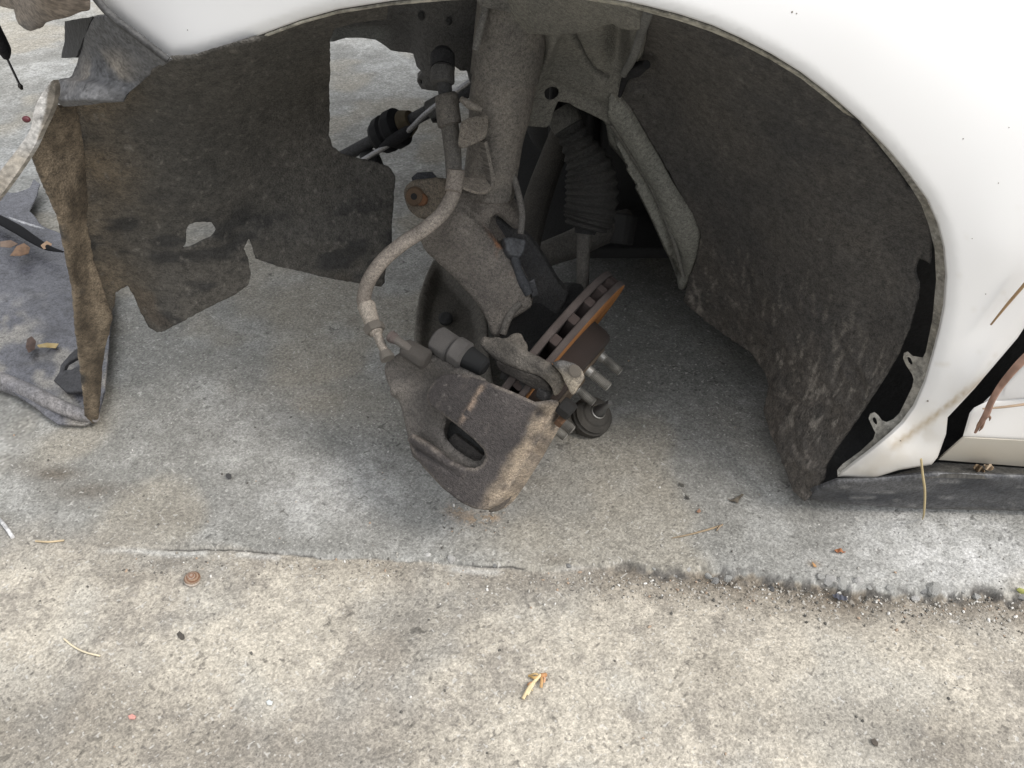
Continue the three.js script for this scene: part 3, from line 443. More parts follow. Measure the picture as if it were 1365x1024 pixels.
// ---------------------------------------------------------------- body metal inside the arch
const grey = dusty([.20, .20, .185], [.36, .345, .295], .8, 30), greyDark = dusty([.07, .07, .072], [.15, .145, .135], .7, 24);
const apron = add(car, 'inner_fender', solid({
  out: [[640, -60], [868, -20], [866, 14], [862, 45], [852, 88], [831, 112], [829, 130], [842, 150], [815, 168], [797, 158], [781, 150], [769, 145], [758, 138], [744, 136], [738, 150], [734, 166], [728, 171], [705, 169], [680, 166], [660, 120]],
  holes: [smoothLoop([[689, 155], [696, 155], [698, 160], [693, 165], [688, 161]], 1), smoothLoop([[725, 122], [734, 116], [744, 118], [745, 128], [736, 135], [727, 133]], 1)],
  ctl: [[640, -60, Z(-.24)], [868, -20, Z(-.03)], [862, 45, Z(-.12)], [829, 130, Z(-.255)], [797, 158, Z(-.285)], [734, 166, Z(-.30)], [680, 166, Z(-.305)], [660, 60, Z(-.28)], [770, 60, Z(-.235)], [740, 10, Z(-.17)]],
  t: .002, s: 3.5, r: .0015, seed: 18,
  relief: (x, y) => {
    const rib = Math.exp(-(((x - 745 + (y - 30) * .42) / 9) ** 2)) * ss(20, 40, y), edge = ss(32, 24, y - (x - 735) * -.08) * ss(640, 700, x);
    const hollow = Math.exp(-(((x - 822) / 13) ** 2 + ((y - 62) / 34) ** 2));
    const c = segDist([[764, 38], [780, 72], [790, 88], [808, 104], [809, 103], [791, 87], [781, 71], [765, 37]], x, y);
    return .011 * rib + .012 * edge - .034 * hollow - .005 * gs(c / 2.2) + .004 * ss(135, 120, y - (x - 790) * .45);
  },
  col: ({ p, n, px, py }) => { let c = grey({ p, n }); const s = segDist([[764, 38], [780, 72], [790, 88], [808, 104], [809, 103], [791, 87], [781, 71], [765, 37]], px, py); c = mix3(c, [.03, .03, .03], .8 * gs(s / 1.8)); return c; } }), M.steel);
add(apron, 'wheelhouse_top', solid({ out: [[560, -120], [900, -120], [880, -14], [845, 6], [800, 22], [760, 28], [735, 30], [690, 20], [640, 10]], ctl: [[560, -120, Z(-.2)], [900, -120, Z(-.03)], [845, 6, Z(-.03)], [760, 28, Z(-.17)], [640, 10, Z(-.19)]], t: .003, s: 10, r: .002, seed: 19, col: dusty([.16, .16, .155], [.26, .25, .225], .7, 30) }), M.steel);
add(apron, 'seam_sealer', tube([pt(756, -14, Z(-.13)), pt(757, 8, Z(-.14)), pt(754, 26, Z(-.165))], .0022, { col: plain([.10, .10, .095]) }), M.rubber);
add(apron, 'edge_flange', tube([pt(866, 12, Z(-.02)), pt(856, 40, Z(-.08)), pt(846, 72, Z(-.14)), pt(832, 98, Z(-.2))], .004, { col: plain([.20, .20, .19]) }), M.steel);
add(apron, 'rubber_lip', tube([pt(862, 86, Z(-.16)), pt(848, 93, Z(-.18)), pt(834, 104, Z(-.22)), pt(826, 128, Z(-.243))], [.004, .007, .004, .002], { col: plain([.03, .03, .032]) }), M.rubber);
const rail = add(car, 'chassis_brace', solid({
  out: [[769, 144], [781, 150], [797, 158], [810, 176], [814, 202], [832, 223], [852, 255], [870, 293], [887, 333], [901, 370], [905, 380], [913, 383], [919, 374], [925, 352], [931, 336], [934, 314], [926, 292], [905, 258], [880, 212], [852, 165], [836, 138], [815, 122], [800, 118], [780, 124]],
  ctl: [[769, 144, Z(-.288)], [815, 122, Z(-.258)], [800, 160, Z(-.278)], [852, 255, Z(-.30)], [880, 212, Z(-.268)], [911, 383, Y(.10)], [934, 314, Z(-.28)], [887, 333, Z(-.31)]], t: .02, s: 3.5, r: .006, seed: 20, dir: V(0, 0, -1),
  relief: (x, y) => { const d = segDist([[812, 160], [838, 200], [868, 250], [896, 320], [910, 366], [909, 366], [895, 320], [867, 250], [837, 200], [811, 160]], x, y), left = x < mix(812, 905, sat((y - 165) / 200)); return (left ? -.013 : .003 + .007 * Math.sin(Math.PI * sat(d / 34))) * ss(0, 4, d) - .003 * gs(d / 3); },
  col: dusty([.24, .245, .22], [.36, .35, .30], .7, 26) }), M.steel);
add(rail, 'weld_flange', tube([pt(815, 166, Z(-.268)), pt(842, 207, Z(-.28)), pt(870, 254, Z(-.285)), pt(898, 322, Z(-.287)), pt(911, 368, Z(-.286))], .0028, { col: plain([.17, .165, .145]) }), M.steel);
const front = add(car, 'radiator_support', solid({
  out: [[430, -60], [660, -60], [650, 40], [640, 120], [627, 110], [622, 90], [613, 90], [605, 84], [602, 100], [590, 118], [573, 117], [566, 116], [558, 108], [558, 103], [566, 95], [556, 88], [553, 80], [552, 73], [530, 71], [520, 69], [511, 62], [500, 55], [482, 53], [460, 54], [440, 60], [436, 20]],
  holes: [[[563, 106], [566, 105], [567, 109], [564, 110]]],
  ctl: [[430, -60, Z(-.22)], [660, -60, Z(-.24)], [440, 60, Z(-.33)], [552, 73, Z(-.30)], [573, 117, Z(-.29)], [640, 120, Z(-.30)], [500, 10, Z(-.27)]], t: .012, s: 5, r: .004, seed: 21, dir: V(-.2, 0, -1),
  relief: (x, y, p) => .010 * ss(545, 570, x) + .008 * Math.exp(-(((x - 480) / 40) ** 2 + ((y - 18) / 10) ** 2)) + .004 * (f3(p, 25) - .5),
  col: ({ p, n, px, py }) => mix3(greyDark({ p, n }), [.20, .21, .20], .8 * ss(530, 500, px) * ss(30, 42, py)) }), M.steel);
for (const [x, y, r] of [[487, 18, .008], [561, 21, .0035], [598, 28, .003]]) add(front, 'panel_bolt', turned([[0, .003], [r * .8, .003], [r, .001], [r, -.004], [0, -.004]], pt(x, y, Z(-.258)), V(0, .5, .8), { col: plain([.06, .06, .06]) }), M.steel);

// ---------------------------------------------------------------- strut, knuckle, hub, brake
const browned = dusty([.145, .137, .126], [.35, .315, .27], 1.0, 70);
const P = (x, y, z) => pt(x, y, Z(z));
const strutTop = P(693, -40, -.235), strutLow = P(651, 255, -.225);
const strut = add(car, 'strut', tube([strutTop, strutTop.clone().lerp(strutLow, .5), strutLow], (t) => .0335 - .004 * ss(.55, .75, t), { n: 40, seg: 60, col: browned }), M.steel);
add(strut, 'strut_shoulder', tube([strutTop.clone().lerp(strutLow, .0), strutTop.clone().lerp(strutLow, .44)], (t) => .0375 - .002 * t, { n: 40, seg: 30, sharp: true, col: dusty([.12, .118, .113], [.29, .265, .23], 1, 70) }), M.steel);
add(strut, 'strut_seam', tube([P(648, 8, -.205), P(641, 36, -.2), P(634, 66, -.198)], .0035, { col: plain([.23, .225, .21]) }), M.steel);
add(strut, 'support_plate', solid({ out: smoothLoop([[616, 159], [646, 152], [652, 156], [649, 181], [643, 187], [617, 198], [610, 195], [613, 170]], 1), ctl: [[616, 159, Z(-.185)], [650, 155, Z(-.190)], [612, 196, Z(-.170)], [645, 186, Z(-.176)]], t: .003, s: 4, r: .001, seed: 22, col: dusty([.17, .155, .135], [.34, .30, .25], .95, 50) }), M.cast);
add(strut, 'hose_tab', solid({ out: smoothLoop([[600, 228], [606, 226], [618, 236], [636, 236], [650, 238], [658, 248], [650, 256], [634, 256], [618, 249], [608, 242]], 1), ctl: [[600, 228, Z(-.172)], [634, 256, Z(-.165)], [658, 248, Z(-.18)], [630, 238, Z(-.185)]], t: .003, s: 4, r: .001, seed: 23, col: dusty([.19, .16, .13], [.42, .37, .31], 1, 60) }), M.cast);
add(strut, 'tab_gusset', solid({ out: [[646, 190], [650, 188], [661, 238], [660, 250], [655, 249], [655, 238]], ctl: [[648, 189, Z(-.185)], [661, 240, Z(-.182)], [655, 249, Z(-.178)]], t: .012, s: 4, r: .001, seed: 24, col: browned }), M.cast);
add(strut, 'clip_tab', tube([P(615, 132, -.195), P(627, 140, -.188), P(642, 146, -.188)], [.003, .0045, .0025], { col: browned }), M.steel);

const knuckle = add(car, 'steering_knuckle', solid({
  out: smoothLoop([[597, 246], [620, 252], [652, 254], [670, 252], [676, 262], [692, 284], [700, 300], [692, 306], [678, 296], [665, 287], [657, 292], [657, 304], [668, 320], [683, 345], [696, 370], [707, 394], [711, 408], [696, 418], [680, 428], [672, 448], [656, 450], [648, 424], [636, 404], [613, 378], [598, 362], [580, 346], [567, 334], [560, 318], [556, 304], [572, 290], [584, 272]], 1),
  ctl: [[597, 246, Z(-.195)], [670, 252, Z(-.205)], [700, 300, Z(-.222)], [652, 303, Z(-.19)], [567, 334, Z(-.185)], [613, 378, Z(-.168)], [676, 345, Z(-.175)], [656, 450, Z(-.135)], [708, 408, Z(-.158)], [620, 310, Z(-.168)]],
  t: .026, s: 3, r: .006, seed: 25, dir: V(.1, -.25, -1).normalize(),
  relief: (x, y, p) => { const crease = (x - 605) * .70 - (y - 262) * .71; return .005 * ss(0, 7, -crease) * ss(230, 270, y) - .011 * Math.exp(-(((x - 641) / 11) ** 2 + ((y - 275) / 8) ** 2)) + .0015 * (f3(p, 80) - .5); },
  col: ({ p, n, px, py }) => { let c = mix3([.165, .148, .132], [.32, .285, .245], sat(1.4 * f3(p, 40) - .2)); c = mix3(c, [.40, .155, .055], .95 * ss(.40, .58, f3(p, 60)) * Math.exp(-(((px - 664 - (py - 335) * .55) / 6) ** 2 + ((py - 337) / 22) ** 2))); return c; } }), M.cast);
add(knuckle, 'clamp_lug', solid({ out: smoothLoop([[537, 252], [549, 240], [566, 238], [585, 236], [606, 240], [606, 262], [592, 284], [574, 292], [560, 294], [545, 284], [538, 268]], 1), ctl: [[537, 252, Z(-.19)], [606, 240, Z(-.195)], [560, 294, Z(-.180)], [592, 284, Z(-.178)]], t: .03, s: 5, r: .006, seed: 26, col: dusty([.13, .11, .09], [.26, .22, .17], .9, 40) }), M.cast);
add(knuckle, 'clamp_bolt', merge([turned([[0, .004], [.0085, .004], [.0105, 0], [0, 0]], P(553, 262, -.182), V(-.12, .45, .88), { col: plain([.20, .13, .08], 70, .5) }), turned([[.0035, .0046], [.0035, .0042], [0, .0042]], P(553, 262, -.182), V(-.12, .45, .88), { col: plain([.03, .03, .03]) }), turned([[0, .003], [.006, .003], [.007, 0], [0, 0]], P(562, 266, -.180), V(-.12, .45, .88), { col: plain([.28, .13, .06], 70, .5) })]), M.rust);
add(knuckle, 'clamp_wedge', solid({ out: [[548, 236], [556, 229], [576, 228], [582, 235], [575, 242], [552, 243]], ctl: [[548, 236, Z(-.2)], [576, 228, Z(-.205)], [575, 242, Z(-.197)]], t: .02, s: 5, r: .002, seed: 27, col: plain([.05, .052, .06]) }), M.cast);
add(knuckle, 'knuckle_web', solid({
  out: smoothLoop([[655, 296], [668, 288], [692, 304], [712, 322], [730, 350], [750, 384], [764, 388], [738, 432], [708, 456], [690, 452], [704, 420], [712, 404], [700, 372], [685, 342], [670, 318]], 1),
  ctl: [[655, 296, Z(-.215)], [700, 306, Z(-.228)], [745, 378, Z(-.21)], [736, 432, Z(-.185)], [702, 440, Z(-.17)], [676, 342, Z(-.215)]], t: .02, s: 4, r: .004, seed: 28, dir: V(0, -.3, -1).normalize(), col: dusty([.045, .047, .052], [.11, .105, .10], .8, 40) }), M.cast);
add(knuckle, 'hub_carrier', solid({ out: smoothLoop([[664, 448], [690, 410], [738, 392], [774, 372], [788, 392], [752, 450], [716, 500], [690, 490]], 1), ctl: [[664, 448, D(.93)], [774, 372, D(.98)], [716, 500, D(.95)]], t: .03, s: 6, r: .006, seed: 45, dir: V(-.3, -.5, -.8).normalize(), col: plain([.035, .034, .034], 30, .5) }), M.cast);
add(knuckle, 'knuckle_rib', tube([P(694, 404, -.15), P(684, 414, -.146), P(676, 428, -.138), P(670, 446, -.128)], [.0035, .0045, .0045, .004], { col: plain([.20, .185, .165]) }), M.cast);

// pressed steel lower arm and its ball joint, pulled out of the knuckle
const arm = add(car, 'control_arm', solid({
  out: smoothLoop([[580, 348], [600, 360], [640, 400], [650, 430], [652, 470], [660, 530], [700, 545], [770, 555], [785, 565], [770, 575], [700, 572], [620, 560], [556, 520], [552, 470], [556, 410], [568, 372]], 1),
  ctl: [[580, 348, Y(.075)], [556, 410, Y(.06)], [552, 470, Y(.04)], [650, 430, Y(.05)], [556, 520, Y(.026)], [660, 540, Y(.028)], [780, 565, Y(.012)], [700, 570, Y(.014)]],
  t: .004, s: 6, r: .003, seed: 29,
  relief: (x, y, p, e) => .012 * ss(.016, .009, e) + .004 * Math.exp(-(((x - 596) / 12) ** 2 + ((y - 422) / 10) ** 2)),
  col: ({ p, n, e }) => mix3([.070, .064, .054], [.17, .155, .13], sat(.9 * f3(p, 22) - .1 + .4 * ss(.02, .008, e))) }), M.steel);
add(arm, 'arm_boss', turned([[0, .004], [.006, .004], [.010, .001], [.010, -.004], [0, -.004]], pt(594, 424, Y(.062)), V(0, .9, .35), { col: plain([.03, .03, .03]) }), M.steel);
const bj = pt(791, 554, Y(.026)), bja = V(.36, .83, .40).normalize();
add(arm, 'ball_joint', merge([
  turned([[0, -.018], [.024, -.018], [.0265, -.012], [.0265, -.004], [.0235, -.001], [.0250, .0005], [.0250, .003], [.021, .007], [.0185, .0075], [.017, .010], [.0125, .0125], [.0095, .013], [0, .013]], bj, bja, { n: 40, col: dusty([.045, .044, .041], [.13, .12, .105], .9, 60) }),
]), M.rubber);
add(arm, 'joint_stud', merge([turned([[0, .046], [.003, .046], [.0038, .0445], [.0042, .030], [.0072, .022], [.0078, .014], [0, .012]], bj, bja, { col: plain([.30, .30, .30]) }), turned([[.0086, .016], [.0098, .015], [.0098, .0135], [.0085, .013]], bj, bja, { col: plain([.62, .60, .55]) })]), M.bare);

// vented brake disc on its hub
const dc = pt(729, 484, D(.948)), dv = dc.clone().sub(EYE).normalize();
const ax = V(.77, 0, 0).addScaledVector(UP, -.64); ax.addScaledVector(dv, -ax.dot(dv)).normalize().addScaledVector(dv, -.062).normalize();
const e1 = V(0, 1, 0).addScaledVector(ax, -ax.y).normalize(), e2 = ax.clone().cross(e1);
const rustCol = ({ p, n }) => { const k = f3(p, 55), face = Math.abs(n.dot(ax)); const h = (p.x - dc.x) * ax.x + (p.y - dc.y) * ax.y + (p.z - dc.z) * ax.z; return n.dot(ax) > .9 && h > .009 ? mix3([.42, .155, .035], [.68, .30, .075], sat(1.6 * k - .3)) : face > .9 ? [.05, .038, .033] : mix3([.105, .082, .075], [.20, .165, .15], sat(1.5 * k - .3)); };
const RD = .128;
const ringPlate = (h0, h1, col) => turned([[.072, h0], [RD - .0012, h0], [RD, h0 + .0012], [RD, h1 - .0012], [RD - .0012, h1], [.072, h1], [.072, h0]], dc, ax, { n: 128, col });
const disc = add(car, 'brake_disc', ringPlate(.005, .0125, rustCol), M.rust);
add(disc, 'inner_plate', ringPlate(-.0135, -.0055, rustCol), M.rust);
const vaneGeo = new RoundedBoxGeometry(.044, .0102, .0115, 2, .0016); tint(vaneGeo, plain([.13, .095, .085]));
for (let i = 0; i < 26; i++) { const a = (i + .35) / 26 * Math.PI * 2, d = e1.clone().multiplyScalar(Math.cos(a)).addScaledVector(e2, Math.sin(a)); const m = add(disc, 'vane', vaneGeo, M.rust); m.matrixAutoUpdate = true; m.position.copy(dc).addScaledVector(d, RD - .0238).addScaledVector(ax, -.0005); m.quaternion.setFromRotationMatrix(new THREE.Matrix4().makeBasis(d, ax, d.clone().cross(ax))); }
const hatCol = ({ p }) => mix3([.040, .030, .027], [.075, .052, .043], f3(p, 40));
add(disc, 'disc_hat', turned([[.0735, -.012], [.0735, .004], [.073, .030], [.071, .037], [.067, .040], [.034, .040], [.034, .030], [0, .030]], dc, ax, { n: 96, col: hatCol }), M.rust);
const hc = dc.clone().addScaledVector(e1, -.007);
const hub = add(car, 'wheel_hub', turned([[0, .048], [.018, .048], [.020, .046], [.021, .0425], [.060, .0425], [.062, .0405], [0, .0400]], hc, ax, { n: 48, col: ({ p }) => mix3([.10, .085, .07], [.24, .17, .11], f3(p, 50)) }), M.rust);
const studs = [0, 1, 2, 3, 4].map((k) => { const a = (k * 72 + 12) * Math.PI / 180; return hc.clone().addScaledVector(ax, .060).addScaledVector(e1, .054 * Math.cos(a)).addScaledVector(e2, .054 * Math.sin(a)); });
for (const s of studs) { const b = s.clone().addScaledVector(ax, -.020); const st = add(hub, 'wheel_stud', turned([[0, .034], [.0040, .034], [.0046, .0332], ...[...Array(13)].flatMap((_, i) => [[.0061, .0325 - i * .0018], [.0048, .0316 - i * .0018]]), [.0061, .0085], [.0061, -.002], [0, -.002]], b, ax, { n: 20, col: ({ p, n }) => (n.dot(ax) > .9 ? [.62, .60, .56] : mix3([.16, .155, .145], [.46, .45, .42], sat(2 * f3(p, 90) - .5))) }), M.stud); }

// caliper
const castGrey = ({ p }) => mix3([.135, .122, .111], [.225, .205, .183], sat(1.6 * f3(p, 30) - .3));
const cp = (x, y, h) => EYE.clone().lerp(pt(x, y, Y(h)), .905);
const NEARER = .905, near9 = (f) => (x, y) => EYE.clone().lerp(f(x, y), .875), near = (f) => (x, y) => { const p = f(x, y); return EYE.clone().lerp(p, NEARER); };
const CAL = near(tps([[547, 458, Y(.150)], [506, 493, Y(.118)], [524, 540, Y(.080)], [542, 612, Y(.036)], [600, 660, Y(.022)], [650, 680, Y(.016)], [741, 536, Y(.118)], [700, 620, Y(.058)], [621, 500, Y(.142)], [690, 524, Y(.136)], [620, 580, Y(.088)]]));
const WIN = [[584, 560], [590, 556], [600, 563], [620, 580], [638, 595], [643, 603], [643, 612], [637, 619], [628, 620], [612, 612], [596, 601], [582, 585], [580, 575]];
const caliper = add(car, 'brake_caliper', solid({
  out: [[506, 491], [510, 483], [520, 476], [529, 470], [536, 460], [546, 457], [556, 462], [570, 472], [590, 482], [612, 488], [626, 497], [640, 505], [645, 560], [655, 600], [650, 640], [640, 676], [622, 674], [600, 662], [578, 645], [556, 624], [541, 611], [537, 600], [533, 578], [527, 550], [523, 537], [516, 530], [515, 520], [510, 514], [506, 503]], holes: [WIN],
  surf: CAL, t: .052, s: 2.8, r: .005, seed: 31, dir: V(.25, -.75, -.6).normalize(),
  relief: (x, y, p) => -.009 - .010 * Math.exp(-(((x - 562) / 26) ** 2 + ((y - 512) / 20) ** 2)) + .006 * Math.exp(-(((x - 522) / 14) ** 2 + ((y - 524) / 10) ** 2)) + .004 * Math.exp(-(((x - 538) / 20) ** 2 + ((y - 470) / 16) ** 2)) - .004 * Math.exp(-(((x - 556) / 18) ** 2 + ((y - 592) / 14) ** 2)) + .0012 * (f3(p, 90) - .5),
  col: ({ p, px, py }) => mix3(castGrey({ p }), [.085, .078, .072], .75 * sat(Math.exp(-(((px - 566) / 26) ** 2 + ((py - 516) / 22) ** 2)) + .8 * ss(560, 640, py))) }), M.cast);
const bridgeCol = ({ p, px, py, e }) => {
  let c = mix3([.060, .053, .052], [.100, .088, .084], sat(1.6 * f3(p, 34) - .3)); c = mix3(c, [.15, .13, .118], .4 * fleck({ x: p.x - p.y * .6, y: p.y, z: p.z }, 150, 1, .4, 1, .68, .76));
  const right = ss(-4, 24, px - mix(714, 637, sat((py - 545) / 125)) + 26 * (f3(p, 55) - .5)) * ss(526, 552, py);
  c = mix3(c, [.44, .36, .27], sat(right * 1.1 * ss(.16, .56, f3({ x: p.x, y: p.y * .8, z: p.z }, 70)))); c = mix3(c, [.12, .09, .07], .6 * right * fleck({ x: p.x - p.y * .3, y: p.y, z: p.z }, 130, 1, .5, 1, .63, .70)); c = mix3(c, [.035, .032, .034], .9 * gs((px - 718) / 8) * gs((py - 551) / 8));
  const u = (px - 636) * .86 + (py - 532) * .50; c = mix3(c, [.48, .36, .27], .8 * gs(u / 3.2) * ss(508, 516, py) * ss(572, 548, py) * ss(.38, .55, f3(p, 110)));
  c = mix3(c, [.30, .26, .22], .5 * ss(.004, .001, e) * ss(.4, .6, f3(p, 60)));
  return mix3(c, [.26, .24, .22], .5 * ss(.76, .82, f3(p, 170, 2)));
};
add(caliper, 'caliper_bridge', solid({
  out: [[584, 505], [592, 500], [604, 498], [620, 500], [656, 511], [686, 523], [712, 535], [722, 534], [734, 532], [742, 533], [745, 539], [742, 550], [731, 571], [710, 608], [687, 644], [672, 665], [660, 675], [648, 680], [636, 678], [616, 669], [592, 650], [566, 622], [548, 596], [545, 586], [552, 578], [575, 592], [600, 612], [620, 622], [634, 623], [643, 618], [648, 608], [645, 598], [634, 586], [612, 567], [592, 552], [576, 540], [571, 530], [574, 518]],
  surf: CAL, t: .040, s: 2.3, r: .0035, seed: 132, dir: V(.25, -.75, -.6).normalize(),
  relief: (x, y, p) => .006 + .0006 * (f3(p, 100) - .5) - .0055 * Math.exp(-(((x - 718) / 7) ** 2 + ((y - 551) / 7) ** 2)) + .0012 * (Math.exp(-(((Math.hypot((x - 661) / 1, (y - 523)) - 5) / 1.6) ** 2))) + .0018 * Math.exp(-((((x - 636) * .86 + (y - 532) * .5) / 3) ** 2)) * ss(506, 516, y) * ss(580, 560, y) - .010 * ss(0, 34, x - mix(712, 632, sat((y - 545) / 125))) * ss(530, 556, y) - .004 * ss(6, 0, Math.abs((x - 560) * .52 - (y - 596) * .85 + 4)) * ss(640, 560, x),
  col: bridgeCol }), M.cast);
add(caliper, 'brake_pad', solid({ out: [[575, 545], [655, 560], [660, 625], [600, 625], [570, 600]], surf: (x, y) => CAL(x, y).addScaledVector(V(.1, -.75, -.65).normalize(), .034), t: .012, s: 9, seed: 33, col: plain([.045, .047, .045], 30, .5) }), M.cast);
add(caliper, 'pad_backing', solid({ out: [[580, 592], [600, 575], [628, 596], [648, 612], [640, 628], [606, 618]], surf: (x, y) => CAL(x, y).addScaledVector(V(.1, -.75, -.65).normalize(), .026), t: .006, s: 6, seed: 39, r: .001, col: plain([.075, .068, .062], 40, .4) }), M.cast);
add(caliper, 'pad_clip', solid({ out: smoothLoop([[650, 681], [662, 670], [674, 660], [683, 659], [681, 666], [672, 676], [660, 682]], 1), surf: near(tps([[650, 681, Y(.008)], [683, 659, Y(.012)], [660, 682, Y(.006)]])), t: .004, s: 3, r: .001, seed: 34, col: plain([.10, .085, .07]) }), M.rust);
const cyl = (par, name, a, b, ra, rb, c, mat = M.cast, cap = .003) => { const d = b.clone().sub(a), L = d.length(); return add(par, name, turned([[0, 0], [ra - cap, 0], [ra, cap * .8], [rb, L - cap * .8], [rb - cap, L], [0, L]], a, d, { n: 36, col: c }), mat); };
const capCol = ({ p }) => mix3([.17, .16, .155], [.34, .325, .31], sat(1.6 * f3(p, 55) - .3));
cyl(caliper, 'piston_boss', cp(581, 451, .152), cp(606, 468, .146), .0150, .0150, capCol);
cyl(caliper, 'guide_pin', cp(604, 464, .154), cp(622, 476, .149), .0150, .0155, capCol);
cyl(caliper, 'pin_boot', cp(620, 474, .149), cp(648, 491, .142), .0125, .010, plain([.018, .019, .02]), M.rubber);
cyl(caliper, 'housing_lug', cp(538, 462, .147), cp(570, 481, .139), .0100, .0115, castGrey);
add(caliper, 'bleed_screw', merge([turned([[0, -.0005], [.0055, 0], [.0064, .002], [.0064, .0032], [.0056, .004], [.0064, .005], [.0064, .0062], [.0055, .0072], [.0055, .009], [0, .009]], cp(519, 447, .160), cp(545, 464, .152).sub(cp(519, 447, .160)), { col: plain([.30, .245, .225], 50, .35) }), turned([[0, .008], [.0046, .008], [.0046, .020], [.0035, .028], [0, .028]], cp(519, 447, .160), cp(545, 464, .152).sub(cp(519, 447, .160)), { col: plain([.33, .30, .27]) })]), M.cast);
const hoseCol = ({ p }) => mix3([.23, .205, .18], [.46, .405, .35], sat(1.3 * f3(p, 40)));

// caliper bracket with the pad ears
const brCol = ({ p, px, py }) => mix3(mix3([.085, .077, .068], [.235, .212, .182], sat(1.6 * f3(p, 36) - .3)), [.50, .43, .335], sat(ss(715, 745, px) * 1.2 * (f3(p, 60) - .18)));
const bracket = add(car, 'caliper_bracket', solid({
  out: smoothLoop([[636, 456], [644, 445], [652, 448], [662, 447], [672, 452], [680, 442], [694, 440], [699, 450], [704, 456], [702, 464], [716, 471], [735, 483], [746, 496], [752, 508], [750, 520], [741, 531], [737, 529], [735, 520], [728, 510], [716, 502], [700, 498], [680, 490], [662, 481], [652, 474], [645, 468]], 1),
  surf: near(tps([[636, 456, Y(.158)], [690, 442, Y(.168)], [704, 456, Y(.168)], [735, 483, Y(.165)], [752, 508, Y(.150)], [740, 530, Y(.128)], [700, 498, Y(.152)], [655, 476, Y(.150)], [690, 470, Y(.168)]])),
  t: .020, s: 3, r: .005, seed: 35, relief: (x, y, p) => .0015 * (f3(p, 100) - .5) + .003 * Math.exp(-((((x - 735) * .6 - (y - 500) * .8) / 5) ** 2)), col: brCol }), M.cast);
add(bracket, 'bracket_face', solid({ out: smoothLoop([[658, 480], [680, 489], [702, 497], [718, 503], [729, 512], [735, 524], [738, 530], [728, 530], [712, 520], [690, 508], [664, 494]], 1), surf: near(tps([[658, 480, Y(.148)], [718, 503, Y(.148)], [738, 530, Y(.118)], [690, 508, Y(.136)], [664, 494, Y(.134)]])), t: .014, s: 4, r: .002, seed: 36, col: plain([.085, .075, .065], 40, .4) }), M.cast);
add(bracket, 'bracket_lug', solid({ out: smoothLoop([[738, 485], [747, 480], [757, 481], [770, 485], [778, 495], [778, 508], [771, 519], [765, 530], [760, 528], [757, 520], [752, 510], [748, 497]], 1), surf: near9(tps([[738, 485, Y(.158)], [770, 485, Y(.156)], [778, 505, Y(.146)], [762, 529, Y(.122)], [752, 510, Y(.140)]])), t: .018, s: 3, r: .005, seed: 37, col: ({ p, px, py }) => mix3([.15, .145, .14], [.52, .455, .36], sat(ss(482, 500, py + (px - 760) * .2) * (.35 + 1.1 * (f3(p, 70) - .1)))) }), M.cast);
add(bracket, 'bracket_bolt', turned([[0, .002], [.0035, .003], [.006, .002], [.007, 0], [.0035, .0005], [0, 0]], EYE.clone().lerp(pt(766, 495, Y(.1545)), .873), V(.25, .85, .45), { col: plain([.34, .30, .25], 60, .4) }), M.cast);
for (const [a, b, r] of [[[668, 499], [684, 506], .0055], [[692, 511], [706, 518], .006], [[716, 523], [728, 532], .0065]]) add(bracket, 'pad_ear', solid({ out: [[a[0], a[1] - 6], [b[0], b[1] - 7], [b[0] - 3, b[1] + 6], [a[0] - 3, a[1] + 6]], surf: near(tps([[a[0], a[1] - 6, Y(.132)], [b[0], b[1] - 7, Y(.130)], [a[0], a[1] + 6, Y(.122)]])), t: .012, s: 4, r: .0015, seed: 38, col: plain([.055, .052, .05]) }), M.cast);
add(bracket, 'bracket_pin', merge([turned([[0, 0], [.009, 0], [.010, .002], [.010, .014], [.008, .016], [0, .016]], cp(747, 538, .112), ax, { hex: true, col: plain([.04, .038, .036]) })]), M.cast);
add(bracket, 'rust_nut', turned([[0, 0], [.007, 0], [.0075, .0015], [.0075, .008], [0, .008]], cp(744, 557, .092), ax, { hex: true, col: plain([.24, .13, .07], 50, .4) }), M.rust);

